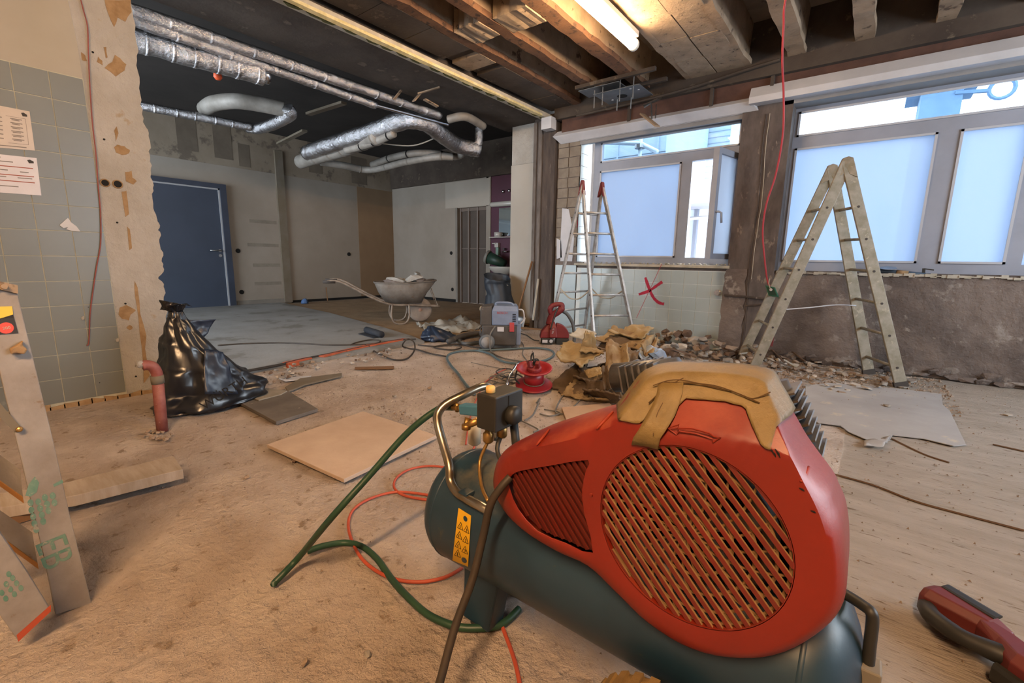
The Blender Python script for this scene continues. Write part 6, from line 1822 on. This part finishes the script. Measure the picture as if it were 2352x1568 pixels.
def notice(name, label, quad, m):
    t = thing(name, label, 'notice', OX(quad[1][0], quad[1][1], XN))
    c00, c10, c11, c01 = [OX(x, y, XN) for x, y in quad]      # TL TR BR BL
    MB().prism([c00, c10, c11, c01], (.0015, 0, 0)).build('sheet', m, t)

    def at(u, v, o=.0022): return (c00 * (1 - u) * (1 - v) + c10 * u * (1 - v) + c11 * u * v + c01 * (1 - u) * v) + V((o, 0, 0))

    def bar(u0, u1, v, h, m_, nm='printed_line'):
        MB().prism([at(u0, v), at(u1, v), at(u1, v + h), at(u0, v + h)], (.0003, 0, 0)).build(nm, m_, t)
    MB().prism([at(.86, .08), at(.90, .06), at(.95, .10), at(.95, .15), at(.88, .16)], (.0003, 0, 0)).build('printed_emblem', m_ink, t)
    return at, bar, t


at, bar, t = notice('notice', 'upper laminated notice with printed boxes on the tiled wall', [(-90, 225), (68, 256), (80, 346), (-85, 332)], m_pap1)
for k in range(6):
    bar(.68, .86, .25 + k * .1, .02, m_lines); bar(.70, .82, .28 + k * .1, .02, m_lines)
    bar(.3, .56, .26 + k * .1, .02, m_lines)
bar(.62, .92, .21, .008, m_lines); bar(.62, .92, .86, .008, m_lines); bar(.915, .92, .21, .65, m_lines); bar(.2, .88, .93, .02, m_lines)
at, bar, t = notice('notice', 'lower white laminated notice with three brown-red lines on the tiled wall', [(-90, 345), (84, 363), (95, 449), (-85, 436)], m_pap2)
for v in (.28, .5, .66):
    bar(.1, .93, v, .022, m_br)
for v, a, b in ((.06, .2, .5), (.16, .3, .66), (.38, .3, .58), (.4, .74, .86), (.56, .3, .55), (.56, .7, .9), (.8, .4, .7)):
    bar(a, b, v, .022, m_lines)
lb = thing('torn_label', 'torn white label scrap hanging off the tiles', 'label', OX(160, 518, XN))
MB().prism([OX(x, y, XN + .004) for x, y in ((137, 517), (152, 503), (156, 500), (163, 510), (176, 520), (185, 532), (165, 530), (152, 526), (157, 521), (146, 524))], (.0012, 0, 0)).build('label_scrap', m_ledge, lb)
for x, y in ((191, 735), (270, 785)):
    o = link('plaster_spur', chunk_mesh('plaster_spur', m_plaster, .008, .012, .02, 5), None)
    o.location = OX(x, y, XN + .002)
    tag(o, 'small plaster spur stuck to the tiles ' + ('by the red wire' if x < 250 else 'at the plaster edge'), 'plaster')

# ------------------------------------------------------------------ reciprocating saw
m_saw = mat('saw_red', '#642725', '#58211f', 8, .5, c3='#8f5a50', s3=12, t3=.66)
sw_ = thing('cordless_saw', 'dark red cordless saw lying on the grooved floor', 'saw', G(2200, 1440))
S0 = G(2118, 1385, .05); S1 = G(2362, 1545, .05)
sx_ = (S1 - S0); sx_.z = 0; LS = sx_.length; sx_.normalize()
sy_ = V((-sx_.y, sx_.x, 0))
MS = Matrix(((sx_.x, sy_.x, 0, S0.x), (sx_.y, sy_.y, 0, S0.y), (0, 0, 1, 0), (0, 0, 0, 1)))


def sq(x, y, z): return MS @ V((x, y, z))


def prof_ring(x, y0, y1, z0, z1):
    b = .22
    dy, dz = (y1 - y0), (z1 - z0)
    return [sq(x, y0 + b * dy, z0), sq(x, y1 - b * dy, z0), sq(x, y1, z0 + b * dz), sq(x, y1, z1 - b * dz), sq(x, y1 - b * dy, z1), sq(x, y0 + b * dy, z1), sq(x, y0, z1 - b * dz), sq(x, y0, z0 + b * dz)]


MB().rings([prof_ring(-.015, .005, .07, .012, .085), prof_ring(0, .0, .085, .008, .09), prof_ring(.11, .035, .10, .008, .082), prof_ring(.145, .04, .095, .012, .07)]).build('battery', m_saw, sw_, bevel=.003)
MB().rings([prof_ring(0.0, .06, .09, .085, .093), prof_ring(.11, .07, .102, .078, .086)]).build('battery_lid', m_blk, sw_)
MB().tube(spline([sq(.0, .03, .04), sq(.01, .005, .045), sq(.04, -.022, .048), (sq(.10, -.03, .05)), sq(.15, -.012, .052), sq(.19, .01, .055)], 5), [.016, .018, .019, .02, .021, .021, .021, .021, .021, .021, .021, .021, .021, .021, .021, .02, .02, .02, .021, .022, .023, .024, .024, .024, .024, .024], 10).build('grip', m_blk, sw_, smooth=True)
MB().rings([prof_ring(.10, .03, .075, .015, .08), prof_ring(.15, .005, .075, .012, .082), prof_ring(.20, -.035, .06, .008, .088), prof_ring(.30, -.045, .06, .006, .092), prof_ring(.42, -.035, .05, .01, .085)]).build('housing', m_saw, sw_, bevel=.003)
MB().rings([prof_ring(.18, -.05, -.03, .006, .05), prof_ring(.30, -.06, -.04, .004, .05), prof_ring(.42, -.05, -.03, .008, .05)]).build('rubber_sole', m_blk, sw_)
MB().box(.27, .36, -.052, -.046, .055, .07, MS).build('print_plate', m_strip, sw_)
MB().box(.24, .31, .0, .035, .0925, .094, MS).build('print_plate', m_strip, sw_)
MB().tube([sq(.40, .0, .045), sq(.5, .0, .045)], .026, 12).build('nose', m_blk, sw_, smooth=True)

# ------------------------------------------------------------------ tools on the wide sill
gr = thing('angle_grinder', 'small dusty angle grinder lying on the wide window sill', 'grinder', (.08, 5.33, .895))
gp = [OY(2020, 622, 5.33), OY(2058, 627, 5.33), OY(2085, 630, 5.33), OY(2125, 632, 5.33)]
MB().tube(gp, [.02, .026, .028, .022], 10).build('body', mat('grinder_blue', '#3d4a58', '#333d48', 20, .6), gr, smooth=True)
MB().lathe([(.06, 0), (.06, .004)], 20, Matrix.Translation(OY(2040, 616, 5.33)) @ Matrix.Rotation(.25, 4, 'X')).build('disc', m_metal, gr)
MB().tube([gp[1], gp[2]], .03, 10).build('collar', m_chip, gr, smooth=True)
rb = thing('rubber_bracket', 'dark clamp piece standing on the sill under the mullion', 'clamp', OY(2130, 626, 5.33))
MB().bar(OY(2120, 640, 5.34), OY(2122, 616, 5.34), .03, .02).bar(OY(2122, 617, 5.34), OY(2145, 620, 5.34), .02, .01).build('clamp_body', m_blk, rb)
cm = MB()
for i in range(40):
    p = OY(1330 + i * 8.6, 606, YW)
    me = chunk_mesh('crumb', m_strip, .03, .02, .016, 200 + i % 5, 8)
    M_ = Matrix.Translation((p.x, YW + RND.uniform(-.02, .1), .93)) @ Matrix.Rotation(RND.uniform(0, 6), 4, 'Z')
    cm.add([M_ @ v.co for v in me.vertices], [tuple(q_.vertices) for q_ in me.polygons])
tag(cm.build('sill_crumbs', m_strip, None), 'broken plaster crumbs on the casement window sill', 'plaster', kind='stuff')
tag(MB().bar(V((-9.3, 5.35, .01)), V((-9.42, 5.4, .30)), .02, .01).build('thin_stick', m_edge, None), 'thin dark stick standing against the white bay wall', 'stick')
p = G(677, 697)
tag(MB().rings(fold_rings([(V((-9.2, 4.78, 0)), V((.06, 0, 0)), V((0, .07, 0))), (V((-9.2, 4.78, .06)), V((.05, 0, 0)), V((0, .055, 0))), (V((-9.2, 4.79, .1)), V((.015, 0, 0)), V((0, .02, 0)))], 16, 4, .3, 5)).build('blue_scrap', mat('blue_rag', '#44608a', rough=.7), None, smooth=True), 'small blue rag on the floor at the foot of the boxed post', 'rag')

# ------------------------------------------------------------------ rubble
m_ch = [mat('rubble_tan', '#8f7c6b', '#7d6b5b', 14, .95, bump=.3), mat('rubble_grey', '#8b847c', '#78716a', 14, .95, bump=.3), mat('rubble_brown', '#6a5546', '#5b493c', 14, .95, bump=.3), mat('rubble_pale', '#b0a597', '#a0958a', 14, .95, bump=.3)]
var = []
for i in range(10):
    var.append(chunk_mesh('rubble_chunk', m_ch[i % 4], .055, .042, .030, 300 + i, 14))
shv = []
for i in range(10):
    shv.append(shard_mesh('tile_shard', m_ch[(3, 0, 1, 3, 0)[i % 5]], .045, .009, 400 + i))
rr = random.Random(5)


TONE = {'rubble_tan': 'tan', 'rubble_grey': 'grey', 'rubble_brown': 'brown', 'rubble_pale': 'pale'}


def scatter(n, poly, names, label, cat, group, smin, smax, zr=0.0, tilt_=.3, stuff=None):
    xs = [p.x for p in poly]; ys = [p.y for p in poly]
    def inside(x, y):
        c = False; j = len(poly) - 1
        for i in range(len(poly)):
            if (poly[i].y > y) != (poly[j].y > y) and x < (poly[j].x - poly[i].x) * (y - poly[i].y) / (poly[j].y - poly[i].y) + poly[i].x: c = not c
            j = i
        return c
    k = 0; mb = MB()
    while k < n:
        x, y = rr.uniform(min(xs), max(xs)), rr.uniform(min(ys), max(ys))
        if not inside(x, y): continue
        me = rr.choice(names)
        s = rr.uniform(smin, smax)
        rot = (rr.uniform(-tilt_, tilt_), rr.uniform(-tilt_, tilt_), rr.uniform(0, 6.28))
        loc = (x, y, max(0, rr.uniform(-.2, 1)) * zr)
        k += 1
        if stuff:
            M_ = Matrix.Translation(loc) @ Matrix.Rotation(rot[2], 4, 'Z') @ Matrix.Rotation(rot[0], 4, 'X') @ Matrix.Scale(s, 4)
            mb.add([M_ @ v.co for v in me.vertices], [tuple(p.vertices) for p in me.polygons])
            continue
        o = bpy.data.objects.new(me.name.split('.')[0], me); COL.objects.link(o)
        o.scale = (s, s, s); o.rotation_euler = rot; o.location = loc
        t = (s - smin) / (smax - smin)
        sz = 'small' if t < .33 else ('middling' if t < .66 else 'large')
        tag(o, sz + ' ' + TONE.get(me.materials[0].name.split('.')[0], '') + ' ' + label, cat, group)
    if stuff:
        tag(mb.build(stuff, names[0].materials[0], None), label, cat, kind='stuff')


wallpoly = [V((-2.3, 5.24, 0)), V((-.3, 5.22, 0)), V((-.1, 5.0, 0)), V((-.5, 4.6, 0)), V((-1.0, 4.3, 0)), V((-1.6, 4.2, 0)), V((-2.2, 4.6, 0))]
scatter(120, [V((-2.2, 5.24, 0)), V((-.75, 5.22, 0)), V((-.8, 4.75, 0)), V((-1.5, 4.55, 0)), V((-2.1, 4.8, 0))], var, 'render chunk heaped below the casement window', 'rubble', 'render chunks below the casement window', .6, 1.7, .16)
scatter(90, wallpoly, shv, 'tile shard strewn before the windows', 'shard', 'tile shards before the windows', .6, 1.6, .05)
scatter(90, [V((-.8, 5.2, 0)), V((.45, 5.15, 0)), V((.3, 4.5, 0)), V((-.3, 3.9, 0)), V((-.9, 4.2, 0))], shv, 'tile shard lying around the dusty stepladder', 'shard', 'tile shards around the dusty stepladder', .45, 1.2, .02, .2)
scatter(50, [V((-.9, 5.2, 0)), V((.6, 5.2, 0)), V((.2, 4.6, 0)), V((-.5, 4.3, 0)), V((-1.2, 4.5, 0))], var, 'render chunk lying around the feet of the dusty stepladder', 'rubble', 'render chunks around the dusty stepladder', .35, .95, .02)
scatter(26, [V((-.3, 4.5, 0)), V((.9, 4.8, 0)), V((1.0, 4.2, 0)), V((.6, 3.2, 0)), V((-.1, 3.2, 0))], shv, 'shard lying on or near the torn grey membrane', 'shard', 'shards on the torn membrane', .25, .7, 0, .1)
scatter(45, [G(575, 870), G(700, 835), G(720, 850), G(600, 900)], var, 'rubble lump between the black bag and the terracotta row', 'rubble', 'rubble beside the black bag', .15, .55, .02)
scatter(45, [G(700, 835), G(930, 795), G(940, 812), G(720, 858)], var, 'rubble lump along the screed edge', 'rubble', 'rubble along the screed edge', .15, .55, .01)
scatter(40, [G(830, 940), G(1000, 985), G(1010, 960), G(870, 930)], var, 'tiny crumbs beyond the square board', 'rubble', None, .1, .3, 0, stuff='floor_crumbs')
scatter(24, [G(310, 1010), G(345, 990), G(410, 1000), G(380, 1016)], var, 'mortar crumbs around the foot of the pipe stub', 'rubble', None, .12, .4, .01, stuff='mortar_crumbs')
scatter(60, [G(1110, 880), G(1240, 830), G(1300, 820), G(1280, 880), G(1200, 920)], shv, 'shard around the cable reel', 'shard', 'shards around the cable reel', .15, .55, 0, .2)
scatter(50, [G(1020, 845), G(1260, 800), G(1300, 835), G(1050, 900)], var, 'tiny crumbs inside the hose loop', 'rubble', None, .06, .22, 0, stuff='floor_crumbs')
for x, y, s, lab in ((988, 894, .5, 'lone brown lump left of the handle bar'), (905, 912, .42, 'pale flake beyond the square board'), (878, 918, .35, 'brown flake beside the pale flake'), (1170, 955, .3, 'lump behind the switch box'), (700, 1524, .28, 'dark lump low in front on the orange floor'), (845, 1506, .25, 'pale crumb low in front of the cable'), (568, 1098, .3, 'brown pebble right of the plank end'), (676, 1062, .28, 'pebble at the near edge of the square board'), (830, 1240, .2, 'small pebble inside the orange cord loop'), (690, 905, .35, 'white flake on the dark slab'), (1830, 852, 1.15, 'single squarish block before the dusty stepladder'), (1640, 760, 2.6, 'big brown lump at the foot of the tiled panel'), (2035, 935, .6, 'pale flake on the torn membrane')):
    o = link('rubble_chunk', var[int(x) % 10], None)
    o.location = G(x, y); o.scale = (s, s, s); o.rotation_euler = (0, 0, x)
    tag(o, lab, 'rubble')
# crumbled grit over the floor, uncountable
gm = MB()
for i in range(5200):
    if i < 3000:
        u = rr.random() ** .6
        x = rr.uniform(-3.7, 1.2); y = .15 + 5.0 * u
    else:
        x = rr.uniform(-2.2, .6); y = rr.gauss(4.75, .38)
        if y > 5.22: y = 5.2
    s = rr.uniform(.002, .0065) if i < 3000 else rr.uniform(.004, .016)
    a = rr.uniform(0, 6)
    pts_ = [V((x + math.cos(a + k * 2.1) * s * rr.uniform(.6, 1.3), y + math.sin(a + k * 2.1) * s, -.002)) for k in range(3)] + [V((x, y, s * rr.uniform(.5, 1.0)))]
    gm.add(pts_, [(0, 1, 3), (1, 2, 3), (2, 0, 3), (2, 1, 0)])
tag(gm.build('floor_grit', m_ch[0], None), 'crumbled grit scattered over the dusty floor', 'grit', kind='stuff')
# splinters and cut strips in the heap under the middle column
for i, (a, b, w_) in enumerate((((1660, 800), (1745, 812), .02), ((1700, 812), (1780, 800), .012), ((1760, 790), (1800, 830), .014), ((1800, 825), (1830, 842), .02), ((1540, 800), (1600, 818), .03), ((1640, 770), (1655, 800), .02), ((1810, 800), (1850, 830), .01))):
    p, q_ = G(*a, .10), G(*b, .04)
    tag(MB().bar(p, q_, w_, .012).build('wood_splinter', m_strip if i % 2 else m_ch[2], None), ('longest', 'thin', 'steep', 'short wide', 'flat', 'upright', 'slender')[i] + ' splinter in the rubble under the middle column', 'splinter', 'splinters in the rubble')
